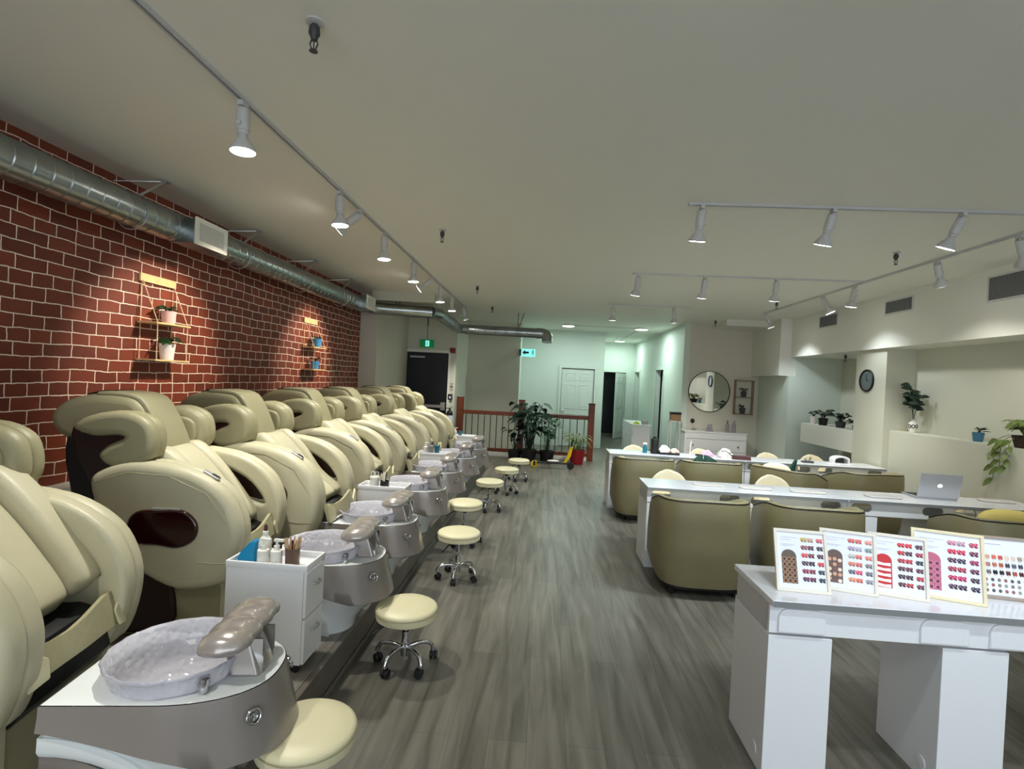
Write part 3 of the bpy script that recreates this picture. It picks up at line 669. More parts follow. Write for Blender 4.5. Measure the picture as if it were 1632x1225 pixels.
    for i in range(25):
        y = -.19+.38*i/24; q = abs(y)/.19
        lob = (1-.13*math.exp(-(y/.018)**2)-.07*math.exp(-((abs(y)-.095)/.016)**2))
        end = math.sqrt(max(0., 1-max(0, (q-.62)/.385)**2))
        a_, b_ = .086*lob*(.35+.65*end), .048*lob*(.25+.75*end)
        if q > .995: a_, b_ = a_*.3, b_*.3
        rg.append([(.185+a_*math.cos(t)-.25*b_*math.sin(t), y, zt+.140+b_*math.sin(t)*(1 if math.sin(t) > 0 else .55)+.12*a_*math.cos(t)) for t in [2*PI*k/18 for k in range(18)]])
    mb.loft(rg); mb.build('footrest', PEARL, r, ang=60)
    # taps, spout and round badges
    mb = MB(); mb.lathe([(.014, 0), (.014, .03), (.018, .032), (.018, .05), (.012, .054)], 14, T(.14, -.165, zt)); mb.cbox((.14, -.18, zt+.042), (.012, .03, .01)); mb.build('tap', CHROME, r)
    mb = MB(); mb.tube(smooth([(.18, 0, zt+.01), (.165, 0, zt+.07), (.13, 0, zt+.085), (.10, 0, zt+.065)], 4, False), .016, 12); mb.build('spout', CHROME, r)
    for s in (-1, 1):
        Mx = T(.302, s*.166, zt-.075) @ R('Z', s*.78) @ R('Y', PI/2-.25)
        mb = MB(); mb.tube([(.022*math.cos(a), .022*math.sin(a), .004) for a in [i*PI/10 for i in range(20)]], .004, 8, Mx, True)
        mb.tube([(.012*math.cos(a)*.9, .012*math.sin(a), .004) for a in [.4+i*PI/9 for i in range(12)]], .003, 6, Mx); mb.tube([(-.006, -.004, .004), (.004, .004, .004), (.012, .0, .004)], .003, 6, Mx)
        mb.lathe([(.021, -.004), (.021, .001), (.001, .0015)], 20, Mx, False)
        mb.build('round_badge', CHROME, r)
    return r
BX = -1.22
bs = basin('foot_basin', 'taupe and white foot basin with lilac bowl, nearest the camera beside the front stool')
bs.location = (BX, 1.77, PZ); bs.rotation_euler = (0, 0, .14)
for x, y, a, lab in ((0, 3.0, .1, 'foot basin partly hidden behind the nearest white trolley'), (0, 3.80, .0, 'foot basin third from the camera, its whole lilac bowl in view'), (0, 4.93, 0, 'foot basin fourth from the camera, right of the trolley with the black cup'), (0, 5.9, 0, 'foot basin fifth from the camera, in front of the trolley with teal bottles'), (.02, 7.0, 0, 'foot basin second from the far end of the platform'), (.06, 7.95, 0, 'foot basin at the far end of the platform, before the railing')):
    dup(bs, (BX+x, y, PZ), a, lab)

# ------------------------------------------------------------------ stools
def stool():
    r = thing('rolling_stool', 'x', 'stool', (0, 0, 0), 0, 'round cream rolling stools')
    mb = MB(); mb.lathe([(.05, .286), (.165, .286), (.174, .292), (.177, .325), (.1755, .329), (.177, .333), (.174, .343), (.160, .352), (.10, .357), (.001, .359)], 40); st = mb.build('seat', LEATH2, r, ang=50)
    mb = MB(); mb.tube([(.1775*math.cos(a), .1775*math.sin(a), .329) for a in [i*PI/24 for i in range(48)]], .0028, 6, None, True); mb.build('piping', LEATH_SH, st)
    mb = MB(); mb.box(-.06, .06, -.06, .06, .274, .287); mb.lathe([(.022, .24), (.022, .275)], 14); mb.build('seat_plate', BLACK, st)
    mb = MB(); mb.tube(smooth([(-.02, -.02, .272), (-.10, -.05, .262), (-.15, -.075, .235), (-.175, -.085, .222)], 3, False), [.005]*8+[.008, .008], 8); mb.build('lever', BLACK, st)
    mb = MB(); mb.lathe([(.012, .18), (.012, .275)], 12); mb.build('gas_lift', CHROME, r)
    mb = MB(); mb.lathe([(.012, .055), (.024, .06), (.026, .13), (.022, .135), (.022, .20), (.016, .203)], 18); mb.build('column', CHROME, r)
    for k in range(5):
        a = 2*PI*k/5+.35; c, s = math.cos(a), math.sin(a)
        mb = MB(); pr = smooth([(.018, .105), (.08, .118), (.14, .108), (.165, .078), (.168, .058)], 4, False)
        mb.tube([(c*q, s*q, z) for q, z in pr], [.013]*(len(pr)-4)+[.014]*4, 10); lg = mb.build('leg', CHROME, r)
        px, py = c*.17, s*.17; cd = a+1.1+k*.7
        dx, dy = math.cos(cd), math.sin(cd)
        M = T(px+dx*.012, py+dy*.012, .025) @ R('Z', cd)
        mb = MB()
        for q in (-1, 1): mb.lathe([(.006, -.008), (.022, -.008), (.025, -.004), (.025, .004), (.022, .008), (.006, .008)], 18, M @ T(0, q*.013, 0) @ R('X', PI/2))
        mb.extr([smooth([(-.022, 0), (-.016, .02), (.0, .032), (.016, .026), (.022, .012), (.0, .0)], 3)], .012, .003, M @ XZ, 1)
        mb.build('caster', RUB, lg)
    return r
st = stool()
def put_stool(o, x, y, rz, dz, lab):
    o.location = (x, y, 0); o.rotation_euler = (0, 0, rz); o['label'] = lab
    for c in o.children:
        if c.name.startswith('seat'): c.location.z = dz
        if c.name.startswith('gas_lift'): c.location.z = dz*.9
S = [(-.80, 1.84, .6, .026, 'round cream rolling stool nearest the camera, its base out of frame'), (-.725, 2.95, .15, -.005, 'second round cream rolling stool from the camera, chrome five-star base in full view'), (-.645, 4.29, .55, .045, 'third round cream rolling stool, black lever pointing left'), (-.735, 5.20, .1, .075, 'fourth round cream rolling stool, partly behind the third'), (-.63, 6.60, .4, .03, 'fifth round cream rolling stool, beside the end of the platform edge'), (-.49, 7.65, .8, .02, 'sixth round cream rolling stool, second from the railing'), (-.36, 8.70, .3, .0, 'farthest round cream rolling stool, in front of the railing plants')]
for i, q in enumerate(S): put_stool(st if i == 0 else dup(st, (0, 0, 0)), *q)

# ------------------------------------------------------------------ trolleys and their bottles
def trolley(name, label):
    r = thing(name, label, 'trolley', (0, 0, 0), 0, 'white trolleys between the foot basins')
    mb = MB(); mb.box(-.19, .20, -.105, .105, .045, .50); mb.build('body', GLOSSW, r, bev=.003)
    mb = MB(); mb.extr([rrect(-.193, .217, -.107, .107, .004, 2), rrect(-.181, .205, -.095, .095, .003, 2)], .035, .002, T(0, 0, .5155), 1); mb.build('tray_rim', GLOSSW, r)
    for (a, b) in ((.05, .265), (.275, .49)):
        mb = MB(); mb.box(.201, .216, -.103, .103, a, b); dd = mb.build('drawer', GLOSSW, r, bev=.003)
        zz = a+.145
        mb = MB(); mb.tube(smooth([(.214, -.035, zz), (.232, -.028, zz), (.236, 0, zz-.004), (.232, .028, zz), (.214, .035, zz)], 3, False), .0045, 8); mb.build('handle', SILVER, dd)
    for (x, y) in ((-.18, -.08), (-.18, .08), (.17, -.08), (.17, .08)):
        mb = MB(); mb.lathe([(.006, -.008), (.019, -.008), (.02, -.004), (.02, .004), (.019, .008), (.006, .008)], 14, T(x, y, .02) @ R('X', PI/2)); mb.lathe([(.006, .02), (.006, .041)], 8, T(x, y, 0)); mb.build('caster', RUB, r)
    return r
tr = trolley('trolley', 'white two-drawer trolley nearest the camera, with bottles and a cup of wooden sticks')
TR = [(-1.315, 2.55, .0), (-1.335, 4.40, 0), (-1.34, 6.46, 0), (-1.31, 8.55, 0)]
tr.location = (TR[0][0], TR[0][1], PZ); tr.rotation_euler = (0, 0, TR[0][2])
for (x, y, a), lab in zip(TR[1:], ('white trolley holding a white canister and a black brush cup', 'white trolley holding clear bottles and a teal bottle', 'white trolley farthest away, at the end of the platform')): dup(tr, (x, y, PZ), a, lab)
TZ = PZ+.50
def pump_bottle(name, x, y, z, label, h=.1, rr=.027, m=BTLW, cat='bottle', pump=True, rz=0):
    r = thing(name, label, cat, (x, y, z), rz)
    mb = MB(); mb.lathe([(rr*.92, 0), (rr, .005), (rr, h*.82), (rr*1.02, h*.83), (rr*.98, h*.95), (rr*.45, h)], 20); mb.build('bottle_body', m, r)
    if pump:
        mb = MB(); mb.lathe([(rr*.5, h), (rr*.5, h+.02), (.006, h+.022), (.006, h+.042)], 12); mb.cbox((.012, 0, h+.046), (.05, .014, .012)); mb.build('pump', m, r)
    return r
x0, y0, _ = TR[0]
pump_bottle('pump_bottle', x0-.03, y0-.06, TZ, 'white pump dispenser at the front of the nearest trolley, left of its twin', .085, .028)
pump_bottle('pump_bottle', x0+.035, y0-.055, TZ, 'white pump dispenser at the front of the nearest trolley, next to the stick cup', .085, .028)
r = thing('spray_bottle', 'tall white spray bottle with a crimson tip on the nearest trolley', 'bottle', (x0-.06, y0+.01, TZ))
mb = MB(); mb.lathe([(.03, 0), (.032, .006), (.032, .09), (.026, .115), (.014, .13), (.014, .15), (.008, .155)], 20); mb.build('bottle_body', BTLW, r)
mb = MB(); mb.lathe([(.009, .153), (.009, .175), (.005, .185)], 12); mb.build('tip', MAROON, r)
mb = MB(); mb.loft([[(-.055, -.06, 0), (.045, -.07, 0), (.045, .06, 0), (-.055, .06, 0)], [(-.045, -.05, .05), (.03, -.05, .05), (.03, .05, .05), (-.045, .05, .05)], [(-.01, -.02, .10), (.02, -.02, .105), (.02, .03, .11), (-.01, .03, .105)]], True)
o = mb.build('towel_bag', BLUE, bev=.008); o.location = (x0-.115, y0, TZ); tag(o, 'bright blue bag standing at the left end of the nearest trolley', 'bag')
r = thing('stick_cup', 'brown glass cup full of wooden sticks on the nearest trolley', 'cup', (x0+.105, y0-.03, TZ))
mb = MB(); mb.lathe([(.032, 0), (.034, .005), (.036, .085), (.038, .09), (.034, .09), (.032, .01), (.001, .008)], 20, None, False); mb.build('cup', BROWNJ, r)
for i in range(7):
    a = i*2.4; mb = MB(); mb.cbox((0, 0, .065), (.017, .003, .13), T(.014*math.cos(a), .014*math.sin(a), .01) @ R('Z', a) @ R('Y', .16)); mb.build('wooden_stick', STICK, r)
mb = MB(); mb.lathe([(.017, 0), (.018, .01), (.018, .075), (.01, .09), (.01, .105), (.001, .106)], 14); o = mb.build('nail_bottle', MAROON); o.location = (x0+.07, y0+.035, TZ); tag(o, 'small maroon bottle behind the white dispensers on the nearest trolley', 'bottle')
mb = MB(); mb.lathe([(.012, 0), (.013, .01), (.013, .09), (.01, .12), (.001, .13)], 12); o = mb.build('lotion_bottle', DKGREY); o.location = (x0+.005, y0+.03, TZ); tag(o, 'slim dark grey bottle between the white bottles on the nearest trolley', 'bottle')
x1, y1, _ = TR[1]
r = thing('canister', 'white canister with looped handle on the second trolley', 'canister', (x1-.07, y1-.04, TZ))
mb = MB(); mb.lathe([(.036, 0), (.038, .005), (.038, .08), (.04, .082), (.04, .1), (.02, .103)], 20); mb.build('body', BTLW, r)
mb = MB()
for q in (-.018, .018): mb.tube([(q-.012, 0, .1), (q-.012, 0, .14), (q+.012, 0, .14), (q+.012, 0, .1)], .004, 6)
mb.build('loop_handle', BTLW, r)
r = thing('brush_cup', 'black cup holding white brushes on the second trolley', 'cup', (x1+.02, y1-.045, TZ))
mb = MB(); mb.lathe([(.036, 0), (.038, .004), (.036, .07), (.034, .072), (.032, .01), (.001, .008)], 18, None, False); mb.build('cup', BLACK, r)
for i in range(4): mb = MB(); mb.tube([(.0, 0, .012), (-.03+i*.014, .01*(i % 2), .13+.015*(i % 2))], .004, 6); mb.build('brush', BTLW if i < 3 else BLACK, r)
x2, y2, _ = TR[2]
pump_bottle('pump_bottle', x2-.10, y2-.03, TZ, 'white pump bottle at the left of the third trolley', .1, .03)
pump_bottle('lotion_bottle', x2-.03, y2-.04, TZ, 'clear lotion bottle in the middle of the third trolley', .12, .034, CLEAR, pump=False)
pump_bottle('lotion_bottle', x2+.04, y2-.02, TZ, 'teal bottle at the right of the third trolley', .12, .03, TEAL, pump=False)
x3, y3, _ = TR[3]
pump_bottle('pump_bottle', x3-.12, y3-.03, TZ, 'white pump bottle on the farthest trolley', .1, .032)
pump_bottle('lotion_bottle', x3-.04, y3-.0, TZ, 'teal bottle on the farthest trolley', .1, .03, TEAL, pump=False)

# ------------------------------------------------------------------ nail tables
def nail_table(name, label, x0, yf, x1, closed):
    w = x1-x0; dp = .47
    r = thing(name, label, 'nail table', (x0, yf, 0), 0, 'white double nail tables')
    mb = MB(); mb.box(0, w, 0, dp, .722, .75); tp = mb.build('tabletop', MARBLE, r, bev=.003)
    mb = MB(); mb.box(.002, w-.002, -.0025, .001, .7235, .7475); mb.build('edge_band', EDGEG, tp)
    sl = [.035, w/2-.235, w/2+.045, w-.225]
    holes = [rrect(a, a+.19, .645, .706, .032, 5, (1, 1, 0, 0)) if closed else rrect(a, a+.18, .640, .715, .034, 5) for a in sl]
    mb = MB()
    mb.extr([[(.0, .608), (w, .608), (w, .722), (0, .722)]]+([] if closed else holes), .018, 0., T(0, .035, 0) @ XZ, 1); ap = mb.build('front_panel', GLOSSW, r)
    if closed:
        for a in sl:
            mb = MB(); mb.extr([rrect(a, a+.195, .616, .714, .042, 6, (1, 1, 0, 0))], .014, .003, T(0, .021, 0) @ XZ, 2); mb.build('slot_cover', GLOSSW, ap)
    mb = MB(); mb.box(.003, w-.003, .06, dp-.03, .596, .608)
    for q in (.004, w/2, w-.02): mb.box(q, q+.016, .06, dp-.045, .608, .722)
    mb.build('storage_box', GREYW, r)
    for a in (.0, w/2-.135, w-.27):
        mb = MB(); mb.box(a+.001, a+.269, .028, dp-.03, .0, .597); pd = mb.build('pedestal', GLOSSW, r, bev=.003)
        mb = MB(); mb.lathe([(.028, 0), (.028, .003), (.001, .004)], 20, T(a+.001, .12, .07) @ R('Y', -PI/2), False); mb.build('cable_cap', GLOSSW, pd)
    return r
    return r
nt1 = nail_table('nail_table', 'white double nail table nearest the camera, carrying framed colour charts', 1.022, 2.29, 2.735, True)
nt1.scale = (1, .965, 1.045)
nail_table('nail_table', 'white double nail table in the middle row, left half of the row', 1.0, 4.86, 2.78, False)
nail_table('nail_table', 'white double nail table in the middle row, right half carrying the laptop', 2.786, 4.86, 4.56, False)
nail_table('nail_table', 'white double nail table in the far row, left half with the black bottle and clutter', .93, 7.11, 2.72, False)
nail_table('nail_table', 'white double nail table in the far row, right half ending beside the clock column', 2.726, 7.11, 4.53, False)

# ------------------------------------------------------------------ colour charts in frames
ART = {}
def am(rgb):
    if rgb not in ART: ART[rgb] = mat('ink_%02x%02x%02x' % rgb, rgb, .4)
    return ART[rgb]
def chart(label, x0, y0, x1, y1, h, lean, frame, kind):
    x0, y0, x1, y1, h = [v*.962 for v in (x0, y0, x1, y1, h)]
    w = math.hypot(x1-x0, y1-y0); rz = math.atan2(y1-y0, x1-x0)
    r = thing('framed_chart', label, 'framed chart', (x0, y0, .7852), rz, 'framed nail colour charts')
    Mt = R('X', -lean)
    fw = .014
    mb = MB(); mb.extr([[(0, 0), (w, 0), (w, h), (0, h)], [(fw, fw), (w-fw, fw), (w-fw, h-fw), (fw, h-fw)]], .016, .003, Mt @ T(0, .008, 0) @ XZ, 1); mb.build('frame', frame, r)
    mats = [PAPER]; idx = {}
    def mi(c):
        m = am(c) if isinstance(c, tuple) else c
        if m.name not in idx: idx[m.name] = len(mats); mats.append(m)
        return idx[m.name]
    mb = MB(); mb.box(fw*.8, w-fw*.8, .008, .013, fw*.8, h-fw*.8, Mt)
    def flat(pts, c, lift=0.):
        mb.mi = mi(c); mb.poly([(x*w, .0072-lift, z*h) for x, z in pts], [tuple(range(len(pts)))], Mt)
    def ov(cx, cz, rx, rz_, c, sk=.25, lift=0.):
        flat([(cx+rx*math.cos(t)+sk*rx*math.sin(t), cz+rz_*math.sin(t)) for t in [2*PI*k/12 for k in range(12)]], c, lift)
    rnd = random.Random(len(label)*7+1)
    if kind != 'row':
        arch, pal, tip = {'brown': ((96, 82, 70), [[(196, 170, 70), (206, 160, 130), (220, 80, 90)], [(150, 66, 66), (90, 40, 50), (70, 44, 50)], [(226, 70, 70), (120, 30, 44), (90, 24, 50)], [(80, 50, 60), (60, 20, 34), (214, 50, 56)], [(150, 20, 44), (140, 24, 50), (44, 44, 60)], [(90, 14, 64), (100, 16, 60), (20, 34, 50)]], 0),
                          'beige': ((100, 78, 72), [[(220, 80, 80), (224, 90, 80), (240, 150, 130)], [(170, 150, 180), (180, 176, 200), (130, 150, 140)], [(190, 190, 180), (226, 110, 100), (240, 130, 110)], [(224, 120, 90), (220, 100, 90), (130, 120, 120)], [(100, 90, 110), (236, 60, 100), (110, 104, 120)], [(236, 140, 90), (226, 100, 80), (150, 140, 150)]], 1),
                          'red': ((196, 30, 36), [[(226, 24, 30), (220, 34, 40), (80, 20, 44)], [(200, 24, 44), (70, 20, 44), (170, 20, 50)], [(190, 16, 40), (200, 20, 50), (20, 24, 40)], [(90, 20, 40), (100, 18, 40), (90, 16, 44)], [(60, 16, 30), (70, 20, 44), (190, 30, 50)], [(80, 14, 34), (180, 20, 40), (100, 20, 40)]], 2),
                          'pink': ((190, 96, 124), [[(214, 130, 160), (200, 150, 170), (200, 50, 90)], [(220, 20, 70), (214, 24, 70), (110, 24, 60)], [(90, 30, 60), (60, 44, 70), (160, 24, 80)], [(170, 20, 60), (180, 24, 60), (100, 20, 60)], [(200, 10, 80), (204, 14, 90), (60, 30, 60)], [(80, 30, 66), (60, 24, 60), (50, 30, 60)]], 3)}[kind]
        # printed caption lines and the arched picture
        for k, (z, l) in enumerate(((.86, .33), (.82, .2), (.745, .26), (.725, .2))): flat([(.13, z), (.13+l, z), (.13+l, z+.006), (.13, z+.006)], TXT)
        a0, a1, zb, zt = .13, .41, .13, .56
        ar = [(a0, zb), (a1, zb), (a1, zt)]+[((a0+a1)/2+(a1-a0)/2*math.cos(t), zt+.105*math.sin(t)) for t in [PI*k/10 for k in range(1, 10)]]+[(a0, zt)]
        flat(ar, arch)
        for rr in range(5):
            for cc in range(3):
                z = .17+rr*.085; x = a0+.05+cc*.09
                if kind == 'red':
                    if cc == 0: flat([(a0+.02, z-.028), (a1-.02, z-.036), (a1-.02, z+.018), (x+.1, z+.006), (a0+.02, z+.026)], (246, 232, 236), .0003)
                elif kind == 'beige': ov(x, z+rnd.uniform(-.02, .02), .036, .03, rnd.choice([(236, 206, 186), (214, 160, 130), (120, 80, 70), (250, 226, 206)]), 0, .0003)
                else:
                    c1 = (176, 130, 92) if kind == 'brown' else (206, 130, 156); c2 = (60, 26, 24) if kind == 'brown' else (110, 40, 70)
                    ov(x, z, .042, .037, c1, 0, .0003); ov(x, z, .026, .024, c2, 0, .0006)
        for ri, row in enumerate(pal):
            z = .84-ri*.125
            for ci, c in enumerate(row):
                for q in range(2 if ci < 2 else 2):
                    xx = (.535, .66, .83)[ci]+q*.058
                    ov(xx, z+.012, .032, .023, c, .3, .0003); ov(xx+.006, z-.02, .026, .017, tuple(int(v*.8) for v in c), -.2, .0004)
                    ov(xx-.004, z+.014, .010, .010, tuple(min(255, int(v*.5+128)) for v in c), .3, .0007)
    else:
        flat([(.05, .74), (.13, .74), (.13, .93), (.05, .93)], (150, 136, 144)); flat([(.3, .86), (.46, .86), (.46, .872), (.3, .872)], TXT)
        base = [[(226, 206, 186), (226, 200, 180), (170, 150, 136), (196, 160, 130), (214, 160, 140), (214, 110, 90), (206, 80, 66)], [(60, 64, 76), (90, 92, 104), (70, 70, 84), (84, 70, 74), (176, 120, 104), (190, 110, 84), (180, 90, 60)], [(100, 44, 30), (170, 74, 60), (70, 30, 30), (60, 26, 26), (110, 104, 104), (20, 18, 22), (24, 20, 22)]]
        for ri, row in enumerate(base):
            for ci in range(15):
                c = row[ci % 7]
                for q in (0, 1): ov(.06+ci*.062+q*.022, .66-ri*.12, .012, .038, c, -.1, .0003)
                ov(.068+ci*.062, .61-ri*.12, .012, .014, (226, 214, 206), 0, .0002)
        for ri in range(3):
            for ci in range(14): ov(.10+ci*.062, .30-ri*.085, .017, .028, rnd.choice([(150, 150, 146), (110, 110, 112), (130, 118, 114), (86, 84, 90), (150, 100, 100)]), 0, .0003)
        flat([(.1, .05), (.5, .05), (.5, .06), (.1, .06)], TXT)
    mb.build('chart_sheet', mats, r, flat=True)
    mb = MB(); mb.extr([[(w*.4, .02), (w*.6, .02), (w*.55, h*.7), (w*.45, h*.7)]], .004, 0, Mt @ T(0, .02, 0) @ XZ); mb.poly([(w*.42, .019, .001), (w*.58, .019, .001), (w*.55, h*.7*math.sin(lean)+.022, h*.66), (w*.45, h*.7*math.sin(lean)+.022, h*.66), (w*.42, .15, .001), (w*.58, .15, .001)], [(4, 5, 2, 3)]); mb.build('easel_back', DKGREY, r)
chart('framed colour chart with a brown arched picture, leftmost on the front table', 1.135, 2.505, 1.372, 2.485, .285, .34, FRW, 'brown')
chart('framed colour chart with a beige and peach arched picture, second from left', 1.362, 2.57, 1.592, 2.505, .285, .30, FRW, 'beige')
chart('framed colour chart with a red striped arched picture', 1.575, 2.555, 1.805, 2.482, .285, .28, FRW, 'red')
chart('framed colour chart with a pink arched picture in a cream wooden frame', 1.785, 2.57, 2.05, 2.478, .315, .26, FRC, 'pink')
chart('wide taupe framed chart with rows of nail tips, cut off by the right edge', 2.03, 2.615, 2.46, 2.56, .29, .24, FRT, 'row')

# ------------------------------------------------------------------ tub chairs
def tub_chair():
    r = thing('tub_chair', 'x', 'tub chair', (0, 0, 0), 0, 'khaki tub chairs at the nail tables')
    path = []
    for i in range(27):
        a = math.radians(180+180*i/26); c, s = math.cos(a), math.sin(a)
        path.append((.375*math.copysign(abs(c)**.62, c), .33*math.copysign(abs(s)**.62, s)))
    path = [(-.355, .27), (-.365, .14)]+path+[(.365, .14), (.355, .27)]
    N = len(path); rings = []; tops = []
    for i, (x, y) in enumerate(path):
        t = Vector(path[min(i+1, N-1)])-Vector(path[max(i-1, 0)]); t.normalize(); nx, ny = t[1], -t[0]
        if nx*x+ny*y < 0: nx, ny = -nx, -ny
        zt = .775-.12*max(0, (y+.10)/.4)**1.3 if y > -.10 else .775+.012*math.cos(x*4)
        th = .085; b = -.035
        q = [(0+b, .085), (.006, .22), (.008, .42), (0, .60), (-.005, zt-.03), (-.016, zt-.004), (-.04, zt+.004), (-th+.01, zt-.012), (-th-.01, zt-.06), (-th-.012, .40), (-th, .10)]
        rings.append([(x+nx*o, y+ny*o, z) for o, z in q]); tops.append((x+nx*-.012, y+ny*-.012, zt-.008))
    mb = MB(); mb.loft(rings); mb.build('shell', TUBK, r, ang=55)
    mb = MB(); mb.tube(tops, .0055, 6); mb.build('piping', BLACKP, r)
    mb = MB(); mb.extr([rrect(-.27, .27, -.24, .29, .08)], .16, .04, T(0, 0, .40), 4); mb.build('seat_cushion', LEATH, r, ang=60)
    mb = MB(); mb.extr([rrect(-.25, .25, 0, .305, .08)], .11, .045, T(0, -.19, .47) @ R('X', .12) @ XZ, 4); mb.build('back_cushion', LEATH, r, ang=60)
    mb = MB(); mb.extr([rrect(-.33, .33, -.27, .25, .15)], .035, .004, T(0, 0, .075)); mb.box(-.27, .27, -.22, .25, .09, .33); mb.build('plinth', BLACK, r)
    for (x, y) in ((-.25, -.2), (.25, -.2), (-.26, .2), (.26, .2)):
        M = T(x, y, .028) @ R('Z', x*3)
        mb = MB()
        for q in (-1, 1): mb.lathe([(.006, -.007), (.026, -.007), (.028, -.003), (.028, .003), (.026, .007), (.006, .007)], 16, M @ T(0, q*.012, 0) @ R('X', PI/2))
        mb.lathe([(.008, .0), (.008, .035)], 8, M); mb.build('caster', RUB, r)
    return r
tc = tub_chair()
TC = [(1.365, 4.52, .02, 'khaki tub chair left of the framed charts, its whole back in view'), (2.25, 4.50, -.03, 'khaki tub chair with wrinkled back, directly behind the framed charts'), (3.72, 4.46, -.10, 'khaki tub chair with a gold cushion, at the right edge of the photo'),
      (1.31, 6.76, .03, 'khaki tub chair at the left end of the far table row'), (2.14, 6.78, -.02, 'khaki tub chair at the far table row holding a dark green bag'), (2.98, 6.50, -.9, 'khaki tub chair turned sideways with a green and gold pillow'), (3.95, 6.62, .2, 'khaki tub chair at the far table row, behind the laptop')]
for i, (x, y, a, lab) in enumerate(TC):
    o = tc if i == 0 else dup(tc, (0, 0, 0))
    o.location = (x, y, 0); o.rotation_euler = (0, 0, a); o['label'] = lab

def tech_chair():
    r = thing('technician_chair', 'x', 'chair', (0, 0, 0), 0, 'round-backed technician chairs behind the tables')
    mb = MB(); rg = []
    for i in range(15):
        z = .46+.30*i/14; q = (i/14); hw = .21*math.sqrt(max(.02, 1-max(0, (q-.35)/.66)**2))*(.8+.2*min(1, q*3))
        rg.append([(hw*math.cos(t), .17+.035*math.sin(t)-.07*(abs(math.cos(t))**2)*(hw/.21), z) for t in [2*PI*k/20 for k in range(20)]])
    mb.loft(rg); mb.build('backrest', CREAM2, r, ang=60)
    mb = MB(); mb.ell((0, 0, .455), (.23, .22, .055), 24, 10, None, .7); mb.build('seat', CREAM2, r, ang=60)
    mb = MB(); mb.tube([(0, .10, .42), (0, .22, .43), (0, .205, .56)], .014, 8); mb.build('back_stem', CHROME, r)
    mb = MB(); mb.lathe([(.03, .08), (.028, .2), (.016, .21), (.016, .43)], 14); mb.build('column', CHROME, r)
    for k in range(5):
        a = 2*PI*k/5+.2; c, s = math.cos(a), math.sin(a)
        mb = MB(); mb.tube([(c*.02, s*.02, .10), (c*.15, s*.15, .09), (c*.24, s*.24, .06)], [.016, .014, .011], 8); lg = mb.build('leg', CHROME, r)
        mb = MB(); mb.lathe([(.006, -.018), (.024, -.018), (.026, 0), (.024, .018), (.006, .018)], 14, T(c*.245, s*.245, .026) @ R('Z', a+1) @ R('X', PI/2)); mb.build('caster', RUB, lg)
    return r
te = tech_chair()
TE = [(1.42, 5.72, .0, 'cream round-backed chair behind the left end of the middle table row'), (2.55, 5.78, 0, 'cream round-backed chair behind the middle of the middle table row'), (4.30, 5.70, 0, 'cream round-backed chair behind the laptop'),
      (1.42, 8.0, 0, 'cream round-backed chair behind the left end of the far table row'), (2.45, 8.02, .2, 'cream round-backed chair behind the far table row, in front of the white dresser'), (3.42, 8.0, 0, 'cream round-backed chair right of the pink bag on the far table row'), (4.1, 8.05, 0, 'cream round-backed chair under the plant niche')]
for i, (x, y, a, lab) in enumerate(TE):
    o = te if i == 0 else dup(te, (0, 0, 0))
    o.location = (x, y, -.02 if y > 7 else 0); o.location.z = 0; o.rotation_euler = (0, 0, a); o['label'] = lab

# ------------------------------------------------------------------ things on the tables and chairs
TT = .7512
def pad(x, y, w, d, lab, rz=0, m=PADG, h=.018):
    mb = MB(); mb.extr([rrect(-w/2, w/2, -d/2, d/2, min(w, d)*.45)], h, h*.45, T(0, 0, h/2)); o = mb.build('hand_pad', m, ang=60); o.location = (x, y, TT); o.rotation_euler = (0, 0, rz); tag(o, lab, 'hand pad', 'hand rests on the nail tables')
pad(1.62, 5.12, .30, .10, 'grey hand rest lying left on the middle row table, thin and flat', -.05, PADG, .012)
pad(2.05, 5.08, .30, .10, 'pale grey hand rest above the second tub chair, second along the middle row', -.06)
pad(2.52, 5.06, .32, .11, 'pale grey hand rest near the middle seam of the middle row', -.04)
pad(3.20, 5.06, .32, .12, 'pale grey hand rest left of the laptop', 0)
pad(4.30, 5.18, .30, .12, 'grey hand rest right of the laptop', -.1)
pad(4.02, 7.27, .34, .14, 'flat white hand rest in front of the white nail lamp', -.05, GLOSSW, .014)
lp = thing('laptop', 'silver laptop with its lid open, lit emblem facing the camera', 'laptop', (3.72, 5.11, TT), -.06)
mb = MB(); mb.extr([rrect(-.18, .18, -.0, .24, .012)], .014, .004, T(0, 0, .0075)); bs2 = mb.build('keyboard_base', ALU, lp)
mb = MB(); mb.extr([rrect(-.15, .15, .11, .23, .004, 2)], .002, 0, T(0, -.10, .0155)); mb.box(-.165, .165, .12, .225, .0148, .016); mb.build('keys', BLACK, bs2)
Ml = T(0, .0, .016) @ R('X', .20)
mb = MB(); mb.extr([rrect(-.18, .18, 0, .235, .012)], .008, .003, Ml @ XZ); sc_ = mb.build('lid', ALU, lp)
mb = MB(); mb.box(-.17, .17, .0042, .0048, .012, .225, Ml); mb.build('screen', BLACK, sc_)
mb = MB(); mb.ell((0, -.0042, .12), (.021, .0012, .017), 18, 8, Ml); mb.build('lit_emblem', GLOW, sc_)
